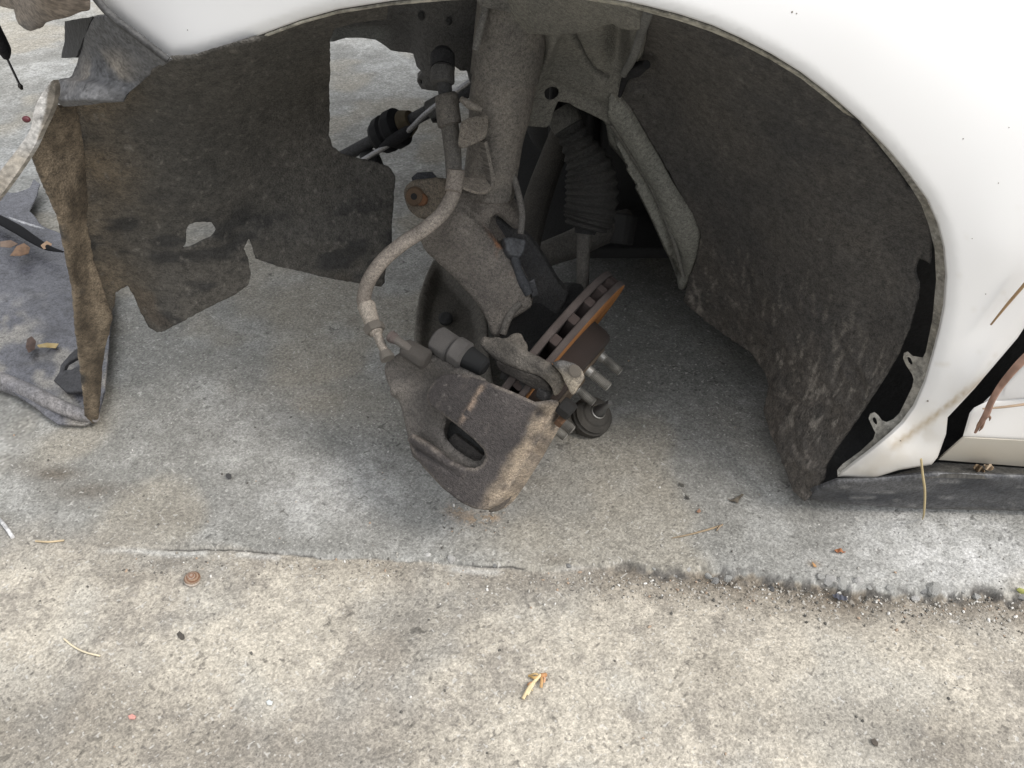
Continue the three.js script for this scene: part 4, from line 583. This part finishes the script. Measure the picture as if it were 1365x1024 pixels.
// brake hose
const hose = add(car, 'brake_hose', tube([P(607, 244, -.168), P(603, 262, -.160), P(590, 284, -.150), P(565, 306, -.138), P(535, 326, -.128), P(508, 350, -.122), P(490, 378, -.120), P(485, 400, -.119), P(487, 408, -.1195)], .0077, { n: 20, seg: 90, col: hoseCol }), M.rubber);
{ const d = cp(515, 474, .140), d0 = depthOf(487, 404, Z(-.119)), d1 = d.clone().sub(EYE).dot(FW), a = pt(487, 404, D(d0)), b = pt(497, 433, D(mix(d0, d1, .42))), c = pt(504, 449, D(mix(d0, d1, .65)));
  add(hose, 'hose_fitting', tube([a, a.clone().lerp(b, .12), a.clone().lerp(b, .5), b.clone().lerp(a, .12), b], [.0085, .0100, .0090, .0084, .0088], { sharp: true, seg: 24, n: 24, col: ({ p }) => mix3([.34, .30, .255], [.52, .47, .405], f3(p, 50)) }), M.rubber);
  add(hose, 'fitting_nut', turned([[0, 0], [.0108, 0], [.0114, .001], [.0114, .0075], [.0104, .0088], [0, .0088]], b, c.clone().sub(b), { hex: true, col: ({ p }) => mix3([.30, .27, .235], [.50, .45, .39], f3(p, 60)) }), M.cast);
  add(hose, 'brake_pipe', tube([c.clone().lerp(b, .6), c.clone().lerp(b, .25), c.clone().lerp(b, .2), d], [.0078, .0070, .0050, .0046], { sharp: true, seg: 20, col: ({ p }) => mix3([.32, .28, .24], [.47, .42, .36], f3(p, 60)) }), M.cast);
  add(hose, 'banjo_nut', turned([[0, 0], [.0062, 0], [.0068, .0012], [.0068, .005], [.0078, .0055], [.0078, .009], [0, .009]], d.clone().lerp(c, .2), d.clone().sub(c), { n: 24, col: plain([.36, .33, .29]) }), M.cast); }
add(hose, 'hose_sleeve', tube([P(608, 226, -.172), P(607, 240, -.168), P(604, 256, -.160)], [.0088, .0095, .0088], { col: hoseCol }), M.rubber);
// the link that runs up beside the strut
const link = add(car, 'stabilizer_link', tube([P(605, 236, -.178), P(604, 210, -.190), P(601, 180, -.200), P(597, 150, -.208)], [.0082, .0088, .0092, .0095], { n: 22, col: dusty([.09, .088, .083], [.19, .175, .155], .9, 50) }), M.steel);
add(link, 'link_socket', tube([P(600, 168, -.202), P(599, 165, -.203), P(595, 128, -.215), P(594, 124, -.216)], [.0095, .0125, .0118, .009], { sharp: true, seg: 24, n: 24, col: dusty([.09, .085, .08], [.21, .19, .165], .9, 50) }), M.steel);
add(link, 'link_neck', tube([P(594, 126, -.215), P(591, 104, -.222), P(590, 96, -.224)], [.0072, .0080, .0100], { col: plain([.055, .055, .056]) }), M.steel);
add(link, 'link_collar', tube([P(590, 112, -.218), P(590, 110, -.219), P(590, 92, -.226), P(590, 88, -.228)], [.009, .0122, .0120, .0095], { sharp: true, seg: 18, n: 26, col: plain([.105, .102, .098]) }), M.steel);
add(link, 'link_cap', tube([P(590, 92, -.232), P(590, 74, -.245), P(590, 66, -.25)], [.0125, .0125, .008], { sharp: true, seg: 14, n: 26, col: plain([.060, .060, .062]) }), M.rubber);

// wheel speed sensor lead
const lead = add(car, 'sensor_cable', tube([P(676, 190, -.222), P(674, 206, -.219), P(682, 228, -.215), P(691, 258, -.205), P(696, 285, -.192), P(694, 312, -.18)], .0037, { col: dusty([.12, .115, .11], [.24, .225, .205], .9, 50) }), M.rubber);
add(lead, 'plug', solid({ out: smoothLoop([[672, 316], [682, 315], [700, 318], [702, 322], [699, 336], [694, 342], [680, 340], [675, 332]], 0), ctl: [[672, 316, Z(-.178)], [702, 320, Z(-.182)], [690, 341, Z(-.165)]], t: .014, s: 4, r: .003, seed: 40, col: plain([.095, .098, .105], 60, .35) }), M.plastic);
add(lead, 'plug_lead', tube([P(685, 338, -.172), P(690, 358, -.168), P(697, 376, -.165), P(705, 392, -.160)], [.0052, .0048, .0065, .0055], { col: plain([.085, .088, .095]) }), M.rubber);
add(lead, 'cable_clip', solid({ out: [[703, 377], [712, 372], [718, 392], [710, 398]], ctl: [[703, 377, Z(-.168)], [718, 392, Z(-.165)], [712, 372, Z(-.17)]], t: .006, s: 4, r: .001, seed: 41, col: plain([.10, .10, .105]) }), M.plastic);

// steering rack end: ribbed boot, tie rod, and the parts in the dark behind it
const boot = [P(757, 168, -.335), P(772, 196, -.325), P(785, 225, -.315), P(789, 255, -.305), P(786, 285, -.295), P(781, 304, -.288)];
const tie = add(car, 'tie_rod', tube([P(781, 300, -.288), P(778, 330, -.272), P(777, 366, -.245), P(777, 400, -.225)], [.0095, .0085, .0078, .0075], { col: dusty([.06, .06, .056], [.13, .12, .105], .8, 50) }), M.steel);
add(tie, 'rack_boot', tube(boot, (t) => mix(.0175, .0315, ss(.05, .55, t)) - .006 * ss(.85, 1, t) + .0015 * Math.sin(t * Math.PI * 2 * 13.5), { seg: 240, n: 40, col: dusty([.034, .035, .037], [.075, .072, .066], .8, 40) }), M.rubber);
add(tie, 'boot_clamp', tube([P(746, 148, -.345), P(752, 158, -.34), P(758, 170, -.335)], [.018, .0195, .0185], { sharp: true, n: 30, col: plain([.13, .125, .11]) }), M.steel);
add(tie, 'boot_end', tube([P(782, 298, -.29), P(780, 312, -.284)], [.0165, .0125], { sharp: true, n: 26, col: plain([.045, .045, .045]) }), M.rubber);
add(car, 'drive_shaft', tube([P(752, 176, -.40), P(735, 215, -.39), P(718, 262, -.375), P(706, 306, -.36), P(700, 340, -.34)], [.017, .0165, .018, .019, .018], { n: 24, col: dusty([.05, .048, .044], [.12, .11, .095], .8, 40) }), M.rust);
const sub = add(car, 'subframe', tube([P(700, 352, -.42), P(730, 338, -.43), P(765, 325, -.44), P(800, 308, -.45), P(838, 296, -.47)], [.020, .019, .021, .022, .020], { n: 22, col: dusty([.06, .06, .058], [.14, .13, .115], .8, 30) }), M.steel);
cyl(sub, 'subframe_bush', P(833, 285, -.46), P(826, 325, -.44), .020, .020, plain([.06, .06, .06]), M.steel);
add(car, 'added_gearbox', merge([  // invented casing mass, added to keep the space behind the strut dark
  new RoundedBoxGeometry(.40, .34, .60, 4, .06).translate(.22, .34, -.86), new RoundedBoxGeometry(.30, .22, .3, 4, .05).translate(.28, .22, -.66),
  ...[...Array(7)].map((_, i) => new RoundedBoxGeometry(.012, .30, .03, 2, .005).translate(.06 + i * .055, .35, -.555)),
].map((g) => tint(g, plain([.04, .04, .04], 12, .4)))), M.cast);

// link rod and bush lying across the open engine bay
const rodA = P(455, 210, -.46), rodB = P(640, 112, -.40);
const rod = add(car, 'tension_rod', tube([rodA, rodA.clone().lerp(rodB, .98)], .0085, { sharp: true, n: 18, seg: 20, col: plain([.045, .046, .05]) }), M.steel);
{ const L = (t) => rodA.clone().lerp(rodB, t), dir = rodB.clone().sub(rodA).normalize();
  add(rod, 'bush', turned([[0, 0], [.021, 0], [.024, .004], [.025, .014], [.022, .018], [.026, .024], [.0255, .036], [.018, .042], [0, .042]], L(.30), dir, { n: 34, col: plain([.022, .023, .026]) }), M.rubber);
  add(rod, 'bush_washer', turned([[0, 0], [.020, 0], [.020, .003], [0, .003]], L(.285), dir, { n: 34, col: plain([.05, .05, .052]) }), M.steel);
  add(rod, 'brass_collar', turned([[0, 0], [.0165, 0], [.0185, .004], [.0165, .009], [.0135, .016], [0, .016]], L(.47), dir, { n: 30, col: plain([.16, .125, .07], 60, .4) }), M.steel);
  add(rod, 'threaded_end', turned([[0, 0], ...[...Array(9)].flatMap((_, i) => [[.0125, .002 + i * .0026], [.0108, .0033 + i * .0026]]), [0, .027]], L(.66), dir, { n: 24, col: plain([.42, .42, .42]) }), M.bare);
  add(rod, 'rod_bracket', solid({ out: [[478, 205], [489, 192], [505, 204], [500, 216], [480, 214]], ctl: [[478, 205, Z(-.44)], [505, 204, Z(-.43)], [489, 192, Z(-.46)]], t: .02, s: 5, r: .002, seed: 43, col: plain([.03, .03, .032]) }), M.plastic);
  add(rod, 'rod_foot', solid({ out: [[566, 143], [578, 132], [584, 154], [576, 164], [572, 156], [564, 150]], ctl: [[566, 143, Z(-.43)], [584, 154, Z(-.42)], [576, 132, Z(-.43)]], t: .015, s: 4, r: .002, seed: 44, col: plain([.035, .036, .04]) }), M.plastic);
  add(rod, 'thin_rod', tube([P(470, 222, -.43), P(540, 178, -.40), P(570, 150, -.39), P(628, 108, -.37)], .0036, { col: plain([.40, .40, .41], 14, .6) }), M.bare);
  add(rod, 'rod_sleeve', tube([P(508, 197, -.415), P(522, 188, -.41), P(542, 176, -.402), P(549, 170, -.4)], [.004, .0075, .0075, .004], { col: plain([.022, .022, .025]) }), M.rubber); }
// body panels added, mostly out of view, to shade the arch and ground
const body = (name, w, h, d, x, y, z, c, r = .02, mat = M.plastic) => add(car, name, tint(new RoundedBoxGeometry(w, h, d, 3, r).translate(x, y, z), plain(c)), mat);
body('added_floor_pan', 2.2, .04, 1.5, 1.52, .10, -.86, [.05, .05, .05], .015);
body('added_bulkhead', .05, .85, 1.45, .47, .52, -.84, [.08, .08, .08]);
body('added_hood', 1.12, .03, 1.42, -.06, .69, -.77, [.7, .7, .7], .012, M.paint);
body('added_far_fender', .75, .55, .04, .12, .44, -1.42, [.1, .1, .1], .015);
body('added_engine_shield', .50, .02, .95, .24, .085, -.93, [.03, .03, .03], .008);

// ---------------------------------------------------------------- broken edge of the slab: exposed stones
const slab = scene.getObjectByName('concrete_slab');
const stoneGeo = [0, 1, 2, 3].map((k) => { const g = new THREE.IcosahedronGeometry(1, 1), p = g.attributes.position, a = V(0, 0, 0); for (let i = 0; i < p.count; i++) { a.fromBufferAttribute(p, i); const s = .55 + .95 * f3(a.clone().addScalar(k * 9.3), 1.3, 2); a.multiplyScalar(s); a.y *= .78; p.setXYZ(i, a.x, a.y, a.z); } const q = g; q.computeVertexNormals(); return q; });
const stoneMats = [[.32, .32, .305], [.40, .395, .38], [.21, .21, .205], [.28, .255, .22], [.58, .575, .555], [.085, .085, .085]].map((c) => new THREE.MeshStandardMaterial({ color: new THREE.Color().setRGB(...c), roughness: .9, bumpMap: M.stone.bumpMap, bumpScale: .0004 }));
const RS = rng(4242);
function stone(px, py, r, m, sink = .35) { r *= .72 + .5 * RS(); py -= 1 + 3 * RS(); px += (RS() - .5) * 6; const o = new THREE.Mesh(stoneGeo[Math.floor(RS() * 4)], stoneMats[m]); o.name = 'aggregate_stone'; o.castShadow = o.receiveShadow = true; const p = gp(px, py), k = r * p.clone().sub(EYE).dot(FW) / FOCAL; o.position.set(p.x, p.y + k * (.35 - sink), p.z); o.scale.set(k * (1 + .4 * RS()), k * .85, k * (.85 + .3 * RS())); o.rotation.set(RS() * .6, RS() * 6.3, RS() * .6); slab.add(o); return o; }
for (const [x, y, r, m] of [[898, 766, 6, 2], [944, 769, 7, 0], [955, 776, 5, 2], [971, 774, 6, 0], [990, 770, 5, 3], [1012, 768, 5, 0], [1025, 787, 4, 5], [1043, 776, 3, 5], [1064, 778, 4, 1], [1076, 781, 6, 4], [1095, 772, 5, 0], [1105, 774, 6, 1], [1113, 791, 6, 4], [1121, 782, 7, 0], [1143, 778, 7, 1], [1138, 807, 5, 3], [1160, 784, 5, 0], [1172, 789, 4, 2], [1185, 786, 6, 0], [1220, 799, 6, 1], [1207, 791, 5, 0], [1231, 791, 5, 2], [1242, 789, 7, 0], [1253, 794, 5, 2], [1268, 795, 6, 1], [1282, 789, 5, 0], [1304, 797, 7, 0], [1318, 793, 5, 2], [1333, 797, 6, 1], [1348, 800, 5, 0], [1362, 796, 6, 2], [603, 748, 4, 1], [588, 751, 3, 4], [571, 741, 3, 4], [660, 756, 4, 2], [756, 757, 5, 2], [862, 756, 4, 0], [872, 762, 5, 0], [915, 762, 5, 1], [930, 765, 5, 2]]) stone(x, y, r, m);
{ // grit nobody could count, thick in the dirt along the joint and thin elsewhere
  const spots = []; const q = V(0, 0, 0);
  for (let i = 0; i < 2600; i++) {
    let x, y;
    if (i < 1500) { x = 560 + 820 * Math.pow(RS(), .6); const j = mix(752, 792, sat((x - 700) / 660)); y = j + 6 + Math.abs(RS() + RS() + RS() - 1.5) * 42; }
    else if (i < 1800) { x = 150 + RS() * 500; y = 742 + RS() * 30; }
    else if (i < 1950) { x = 590 + RS() * 90; y = 672 + RS() * 40; }
    else { x = RS() * 1365; y = 480 + RS() * 540; }
    spots.push([x, y]);
  }
  const im = new THREE.InstancedMesh(new THREE.IcosahedronGeometry(1, 0), new THREE.MeshStandardMaterial({ roughness: .9 }), spots.length), mt = new THREE.Matrix4(), e = new THREE.Euler(), qt = new THREE.Quaternion(), col = new THREE.Color();
  spots.forEach(([x, y], i) => { const p = gp(x, y), r = (.0004 + .0011 * RS() ** 4) * (i < 1500 ? 1.1 : 1); e.set(RS() * 6, RS() * 6, RS() * 6); mt.compose(V(p.x, p.y + r * .4, p.z), qt.setFromEuler(e), V(r * (1 + RS()), r * (.7 + .5 * RS()), r)); im.setMatrixAt(i, mt); const k = RS(), c = k < .4 ? [.40, .385, .35] : k < .62 ? [.10, .095, .085] : k < .82 ? [.26, .235, .2] : k < .93 ? [.62, .61, .58] : [.36, .27, .2]; im.setColorAt(i, col.setRGB(...c)); });
  im.name = 'grit'; im.castShadow = im.receiveShadow = true; im.userData = { kind: 'stuff', label: 'loose grit and sand along the broken concrete joint', category: 'grit' }; scene.add(im);
}

// ---------------------------------------------------------------- things lying about
const groundSolid = (out, lift, o) => solid({ out, surf: (x, y) => gp(x, y, typeof lift === 'number' ? lift : lift(x, y)), ...o });
const mottled = (a, b, k = 120) => ({ p }) => mix3(a, b, sat(1.6 * f3(p, k) - .3));

const tray = single('plastic_undertray', solid({
  out: [[-160, 270], [-80, 262], [0, 255], [21, 257], [39, 250], [44, 238], [53, 245], [49, 259], [39, 281], [56, 301], [79, 310], [130, 330], [150, 400], [140, 520], [128, 560], [112, 566], [77, 565], [60, 554], [32, 533], [0, 512], [-80, 490], [-160, 480]],
  surf: (x, y) => { const p = pt(x, y, Y(.012)); return pt(x, y, Y(.010 + .020 * f2(p.x * 5, p.z * 5, 2) * ss(560, 520, y) + .0015 * f2(p.x * 30, p.z * 30, 2))); },
  t: .003, s: 7, r: .001, rough: 1.2, seed: 50, dir: V(0, -1, 0),
  col: ({ p, px, py }) => { let c = mix3([.115, .117, .138], [.21, .212, .238], sat(1.6 * f3(p, 14) - .3)); c = mix3(c, [.40, .375, .33], .85 * ss(.52, .64, f3(p, 24)) * ss(380, 430, py)); return mix3(c, [.07, .07, .08], .6 * ss(.58, .66, f3(p, 40))); } }), new THREE.MeshStandardMaterial({ vertexColors: true, side: THREE.DoubleSide, roughness: .26, map: M.plastic.map, bumpMap: M.plastic.bumpMap, bumpScale: .0006 }),
  'blue-grey dirty plastic undertray lying on the ground left of the torn liner', 'undertray');
add(tray, 'rolled_rim', tube([[-150, 470], [-60, 488], [0, 508], [40, 524], [75, 540], [105, 552], [128, 556]].map(([x, y]) => pt(x, y, Y(.016))), [.013, .012, .012, .0115, .010, .009, .007], { n: 18, col: ({ p, n }) => mix3([.20, .20, .22], [.46, .43, .41], sat(1.5 * f3(p, 24) - .25)) }), M.plastic);
single('rubber_strip', tube([[-70, 268], [-10, 289], [20, 304], [45, 320], [65, 331], [84, 336]].map(([x, y]) => pt(x, y, Y(.038))), [.010, .010, .010, .008, .006, .002], { flat: .45, col: plain([.012, .012, .014]) }), M.rubber, 'black tapering rubber strip lying across the blue-grey undertray', 'rubber strip');
single('highlight_streak', tube([[12, 290], [28, 296], [44, 301], [59, 305]].map(([x, y]) => pt(x, y, Y(.032))), [.0015, .003, .003, .001], { flat: .5, col: plain([.62, .62, .64]) }), M.plastic, 'thin pale streak shaped as a highlight above the black rubber strip', 'highlight streak');  // white highlight on the undertray, modelled as a pale strip
const tab = single('plastic_clip', solid({ out: [[70, 507], [78, 496], [80, 486], [92, 472], [104, 462], [108, 474], [98, 478], [88, 484], [84, 493], [94, 492], [106, 486], [113, 492], [118, 505], [110, 522], [88, 524]], ctl: [[70, 507, Y(.035)], [92, 470, Y(.05)], [118, 505, Y(.045)], [88, 524, Y(.030)]], t: .006, s: 4, r: .002, seed: 51, col: plain([.05, .05, .055], 30, .5) }), M.plastic, 'dark broken plastic clip beside the foot of the muddy liner flange', 'plastic clip');

const strip = single('trim_strip', solid({
  out: smoothLoop([[70, 104], [74, 114], [73, 132], [66, 152], [56, 172], [50, 186], [42, 202], [22, 232], [0, 262], [-40, 312], [-60, 300], [-20, 252], [0, 228], [20, 203], [38, 178], [43, 164], [44, 150], [52, 130]], 1),
  ctl: [[70, 104, Z(-.034)], [0, 245, Z(-.02)], [-50, 306, Z(-.014)], [30, 170, Z(-.024)]], t: .006, s: 3, seed: 52, dir: V(.15, -.3, -1).normalize(),
  col: ({ p, px, py }) => { const e = px - mix(67, 44, sat((py - 104) / 80)) - 4 * ss(120, 150, py); return mix3(mix3([.74, .73, .71], [.55, .49, .40], sat(ss(190, 215, py) * 1.1 * f3(p, 40))), mix3([.20, .18, .15], [.46, .42, .36], sat(1.8 * f3(p, 60) - .4)), ss(0, 3, e) * ss(215, 195, py)); } }), M.primer,
  'broken strip of white painted trim leaning by the torn liner edge', 'trim strip');
single('berry', new THREE.SphereGeometry(.0026, 20, 14).scale(1.25, 1, .9).translate(...pt(35, 159, Z(-.02)).toArray()).clone(), new THREE.MeshStandardMaterial({ color: new THREE.Color().setRGB(.09, .018, .024), roughness: .5 }), 'small dark red berry against the left side of the white strip', 'berry');
const cable = thing('hanging_cable', 'thin wire with a black sleeve hanging at the left frame edge', 'cable');
add(cable, 'sleeve', tube([pt(-40, -60, Z(-.12)), pt(-14, 24, Z(-.2)), pt(-2, 52, Z(-.22)), pt(5, 66, Z(-.225)), pt(8, 76, Z(-.23))], [.004, .006, .0070, .0066, .0035], { col: plain([.03, .03, .033]) }), M.rubber);
add(cable, 'wire', tube([pt(7, 73, Z(-.228)), pt(16, 92, Z(-.235)), pt(26, 113, Z(-.24))], .0012, { col: plain([.12, .12, .13]) }), M.bare);
add(cable, 'tip', tube([pt(25, 111, Z(-.24)), pt(27, 115, Z(-.24)), pt(29.5, 119.5, Z(-.24))], [.0012, .0026, .0012], { col: plain([.06, .055, .05]) }), M.bare);
single('white_wire', tube([gp(-20, 676, .003), gp(-2, 693, .004), gp(8, 704, .004), gp(18, 718, .002)], .0021, { col: plain([.82, .82, .82]) }), M.primer, 'short end of white wire at the left edge of the concrete', 'wire');

const shell = thing('snail_shell', 'small brown and cream banded snail shell on the front concrete', 'snail shell');
{ const p = gp(258, 775, .0055), pos = []; shell.position.copy(p);
  const cols = ({ p: q }) => { const u = Math.hypot(q.x, q.z * 1.1) / .0095; return mix3([.40, .29, .21], [.20, .095, .05], .5 + .5 * Math.sin(u * 15 + Math.atan2(q.z, q.x))); };
  add(shell, 'shell_body', tint(new THREE.SphereGeometry(.0098, 36, 24).scale(1.1, .7, .95), cols), M.stone);
  add(shell, 'spire', tint(new THREE.SphereGeometry(.0052, 28, 18).scale(1, .8, 1).translate(-.001, .0052, -.001), ({ p: q }) => mix3([.48, .40, .34], [.26, .13, .075], .5 + .5 * Math.sin(q.y * 2400))), M.stone);
  const lip = [...Array(9)].map((_, i) => V(.0098 * Math.cos(i / 8 * 3 + .2), -.0022 + .0008 * i / 8, .0095 * Math.sin(i / 8 * 3 + .2))); add(shell, 'shell_lip', tube(lip, [.0008, .0018, .0022, .0022, .002, .001], { col: plain([.40, .35, .30]) }), M.stone); shell.rotation.set(.35, .4, -.3); shell.scale.setScalar(.78); }

// leaves, straws and twigs
function leaf(out, lift, a, b, label, category = 'leaf', name = 'dry_leaf', seed = 60) { return single(name, groundSolid(out, lift, { t: .0006, s: 1.6, seed, col: mottled(a, b, 300) }), M.plant, label, category); }
leaf([[236, 846], [240, 843], [245, 847], [247, 853], [243, 854], [238, 851]], (x) => .002 + .0006 * Math.sin(x), [.05, .045, .04], [.10, .09, .075], 'small dark oval leaf on the cream concrete below the snail shell', 'leaf', 'dry_leaf', 61);
leaf([[1111, 737], [1116, 734], [1121, 735], [1126, 739], [1121, 739], [1116, 739]], (x, y) => .002 + .003 * Math.abs(Math.sin(x * .4)), [.22, .08, .03], [.36, .16, .08], 'reddish brown curled leaf scrap on the grey slab under the sill', 'leaf', 'dry_leaf', 62);
leaf([[1082, 751], [1086, 754], [1088, 758], [1084, 757]], .0025, [.38, .20, .08], [.48, .28, .13], 'tiny orange leaf scrap just above the broken concrete edge', 'leaf', 'dry_leaf', 63);
leaf([[970, 668], [978, 668], [983, 664], [988, 661], [991, 662], [985, 668], [983, 673], [977, 671]], (x) => .002 + .002 * Math.abs(Math.sin(x * .3)), [.07, .06, .05], [.14, .12, .09], 'dark forked leaf fragment on the slab left of the liner tip', 'leaf', 'dry_leaf', 64);
leaf([[905, 645], [911, 647], [912, 650], [906, 649]], .002, [.05, .05, .045], [.09, .085, .07], 'tiny dark bark chip on the slab, upper of two chips', 'bark chip', 'bark_chip', 65);
leaf([[913, 661], [917, 664], [919, 667], [915, 667]], .002, [.04, .04, .038], [.08, .075, .065], 'tiny dark bark chip on the slab, lower of two chips', 'bark chip', 'bark_chip', 66);
leaf([[928, 684], [932, 680], [934, 684], [931, 686]], .003, [.20, .11, .07], [.30, .18, .12], 'small brown leaf crumb left of the straw twig on the slab', 'leaf', 'dry_leaf', 67);
leaf([[1160, 988], [1165, 986], [1170, 992], [1169, 997], [1163, 994]], .0025, [.04, .035, .03], [.09, .075, .06], 'dark brown seed pod on the concrete at the lower right', 'seed pod', 'seed_pod', 68);
leaf([[1108, 797], [1114, 796], [1126, 800], [1128, 805], [1118, 804], [1111, 801]], (x, y) => .006 + .001 * Math.sin(x), [.055, .058, .075], [.095, .10, .125], 'dark blue flake of plastic tucked below the broken concrete edge', 'plastic flake', 'plastic_flake', 69);
leaf([[1352, 791], [1356, 788], [1362, 790], [1365, 795], [1358, 797]], .006, [.16, .20, .04], [.36, .36, .12], 'yellow green leaf bit on the concrete joint at far right', 'leaf', 'green_leaf', 70);
leaf([[302, 634], [305, 633], [309, 635], [309, 640], [305, 641], [302, 638]], .003, [.035, .035, .035], [.06, .06, .06], 'small black lump on the grey slab left of the caliper', 'rubber crumb', 'rubber_crumb', 71);
single('glass_chip', groundSolid([[171, 956], [177, 953], [182, 956], [180, 960], [173, 960]], .0025, { t: .002, s: 1.5, r: .0006, seed: 72, col: plain([.55, .28, .24]) }), M.stone, 'pink stone chip on the concrete at the lower left', 'stone chip');
single('glass_chip', groundSolid([[355, 937], [359, 934], [364, 937], [362, 941], [357, 941]], .0025, { t: .002, s: 1.5, r: .0006, seed: 73, col: plain([.60, .63, .62]) }), M.stone, 'pale bluish stone chip on the concrete at the lower left', 'stone chip');
// curled brown leaves on the undertray
const trayLeaf = (out, h, a, b, label, seed) => single('dry_leaf', solid({ out, surf: (x, y) => pt(x, y, Y(h + .003 * Math.sin((x + y * .6) * .14 + h * 900))), t: .0006, s: 2, seed, col: mottled(a, b, 200) }), M.plant, label, 'leaf');
trayLeaf([[13, 341], [22, 328], [32, 324], [40, 330], [38, 338], [28, 341]], .036, [.11, .065, .04], [.28, .17, .10], 'brown curled leaf on the undertray under the rubber strip', 81);
trayLeaf([[54, 327], [62, 321], [69, 325], [67, 331], [58, 332]], .040, [.40, .24, .14], [.52, .36, .24], 'orange tan leaf beside the tip of the black rubber strip', 82);
trayLeaf([[36, 452], [42, 448], [48, 455], [46, 466], [38, 470], [34, 463]], .030, [.05, .035, .03], [.14, .09, .07], 'dark brown crumpled leaf in the middle of the undertray', 83);
trayLeaf([[49, 460], [62, 457], [78, 458], [74, 464], [62, 463], [52, 463]], .028, [.36, .26, .10], [.50, .40, .22], 'yellow brown leaf strip right of the crumpled leaf', 84);
trayLeaf([[0, 322], [14, 320], [24, 325], [14, 330], [0, 329]], .033, [.16, .10, .07], [.26, .19, .14], 'brown leaf litter at the left end under the rubber strip', 85);
const straw = (pts, r, c, label, category = 'straw', name = 'straw', lift = .002) => single(name, tube(pts.map(([x, y, l]) => gp(x, y, l ?? lift)), r, { n: 8, col: plain(c, 80, .3) }), M.plant, label, category);
straw([[86, 853], [98, 863], [114, 871], [134, 876]], .0009, [.62, .55, .40], 'curved pale straw on the concrete at the lower left');
straw([[48, 723], [66, 724], [86, 722]], .0011, [.46, .37, .24], 'short straw lying straight on the dirt at the left');
const tw = straw([[895, 719], [915, 715], [935, 710], [952, 705], [963, 701]], [.0005, .0009, .0011, .0012, .0008], [.26, .20, .13], 'thin brown forked twig lying on the grey slab', 'twig', 'twig');
add(tw, 'side_shoot', tube([gp(955, 709, .002), gp(959, 704, .003), gp(963, 701, .002)], [.0006, .0011, .0009], { n: 8, col: plain([.24, .18, .12]) }), M.plant);
const sprig = thing('dry_sprig', 'golden dry conifer sprig on the cream concrete in front', 'sprig');
for (const [pts, c, w] of [[[[697, 934], [706, 919], [714, 909], [721, 903]], [.56, .46, .28], .0017], [[[703, 929], [708, 921], [712, 913]], [.58, .50, .33], .0012], [[[721, 903], [724, 904], [727, 902]], [.42, .22, .10], .0022], [[[722, 905], [722, 912], [721, 919]], [.44, .27, .12], .0015], [[[719, 904], [712, 907], [705, 903]], [.38, .25, .10], .0013], [[[720, 904], [714, 902], [708, 902]], [.44, .32, .16], .0011], [[[712, 912], [706, 915], [704, 916]], [.34, .18, .09], .0013], [[[724, 903], [726, 908], [725, 912]], [.50, .30, .18], .0011], [[[705, 921], [710, 924]], [.50, .42, .26], .0009]]) add(sprig, 'needle', tube(pts.map(([x, y], i) => gp(x, y, .003 + .002 * (i % 2))), w, { n: 8, seg: 12, col: plain(c, 200, .35) }), M.plant);

// plant bits on the car
single('grass_blade', tube([pt(1228, 612, Z(.012)), pt(1230, 632, Z(.014)), pt(1233, 655, Z(.016)), pt(1232, 682, Z(.018)), gp(1229, 694, .002)], [.0012, .0013, .0013, .0011, .0006], { n: 8, col: plain([.44, .36, .20]) }), M.plant, 'dry grass blade hanging from the fender over the dark sill', 'grass blade');
const twig = thing('bark_twig', 'reddish brown broken twig leaning in the gap beside the door', 'twig');
add(twig, 'stem', tube([pt(1300, 577, Z(.008)), pt(1308, 563, Z(.010)), pt(1315, 552, Z(.014)), pt(1322, 535, Z(.016)), pt(1334, 515, Z(.018)), pt(1348, 497, Z(.020)), pt(1366, 478, Z(.022)), pt(1420, 430, Z(.03))], [.0012, .0024, .0032, .0029, .0031, .0034, .0038, .005], { n: 12, col: ({ p }) => mix3([.15, .085, .06], [.40, .25, .19], sat(1.8 * f3({ x: p.x, y: p.y, z: p.z }, 120) - .4)) }), M.plant);
for (const q of [[[1312, 556], [1304, 566], [1301, 574]], [[1313, 557], [1309, 570], [1305, 575]], [[1315, 552], [1320, 557], [1319, 561]]]) add(twig, 'splinter', tube(q.map(([x, y]) => pt(x, y, Z(.011))), [.0016, .0012, .0004], { n: 7, col: plain([.20, .12, .08]) }), M.plant);
single('dry_stalk', tube([pt(1321, 433, Z(.009)), pt(1342, 407, Z(.010)), pt(1366, 379, Z(.011)), pt(1385, 356, Z(.012))], [.0008, .0013, .0015, .0015], { n: 8, col: plain([.26, .17, .09], 80, .4) }), M.plant, 'thin brown dry stalk lying against the white fender at right', 'stalk');
single('door_twig', tube([pt(1310, 545, Z(.005)), pt(1335, 543, Z(.006)), pt(1375, 538, Z(.008))], [.0008, .0012, .0014], { n: 8, col: plain([.36, .27, .19], 80, .4) }), M.plant, 'thin twig lying along the top edge of the door foot', 'twig');
const ledgeLeaf = (out, a, b, label, seed) => single('dry_leaf', solid({ out, surf: (x, y) => pt(x, y, Z(-.004 + .003 * Math.sin(x * .7 + y * .5))), t: .0006, s: 1.6, seed, col: mottled(a, b, 300) }), M.plant, label, 'leaf');
ledgeLeaf([[1297, 622], [1303, 619], [1310, 622], [1313, 629], [1307, 631], [1300, 629]], [.09, .06, .035], [.24, .17, .10], 'dark brown leaf caught on the sill under the door, left of two', 91);
ledgeLeaf([[1312, 620], [1322, 619], [1325, 625], [1319, 628], [1314, 626]], [.40, .30, .20], [.52, .42, .31], 'tan leaf caught on the sill under the door, right of two', 92);
renderer.render(scene, camera);
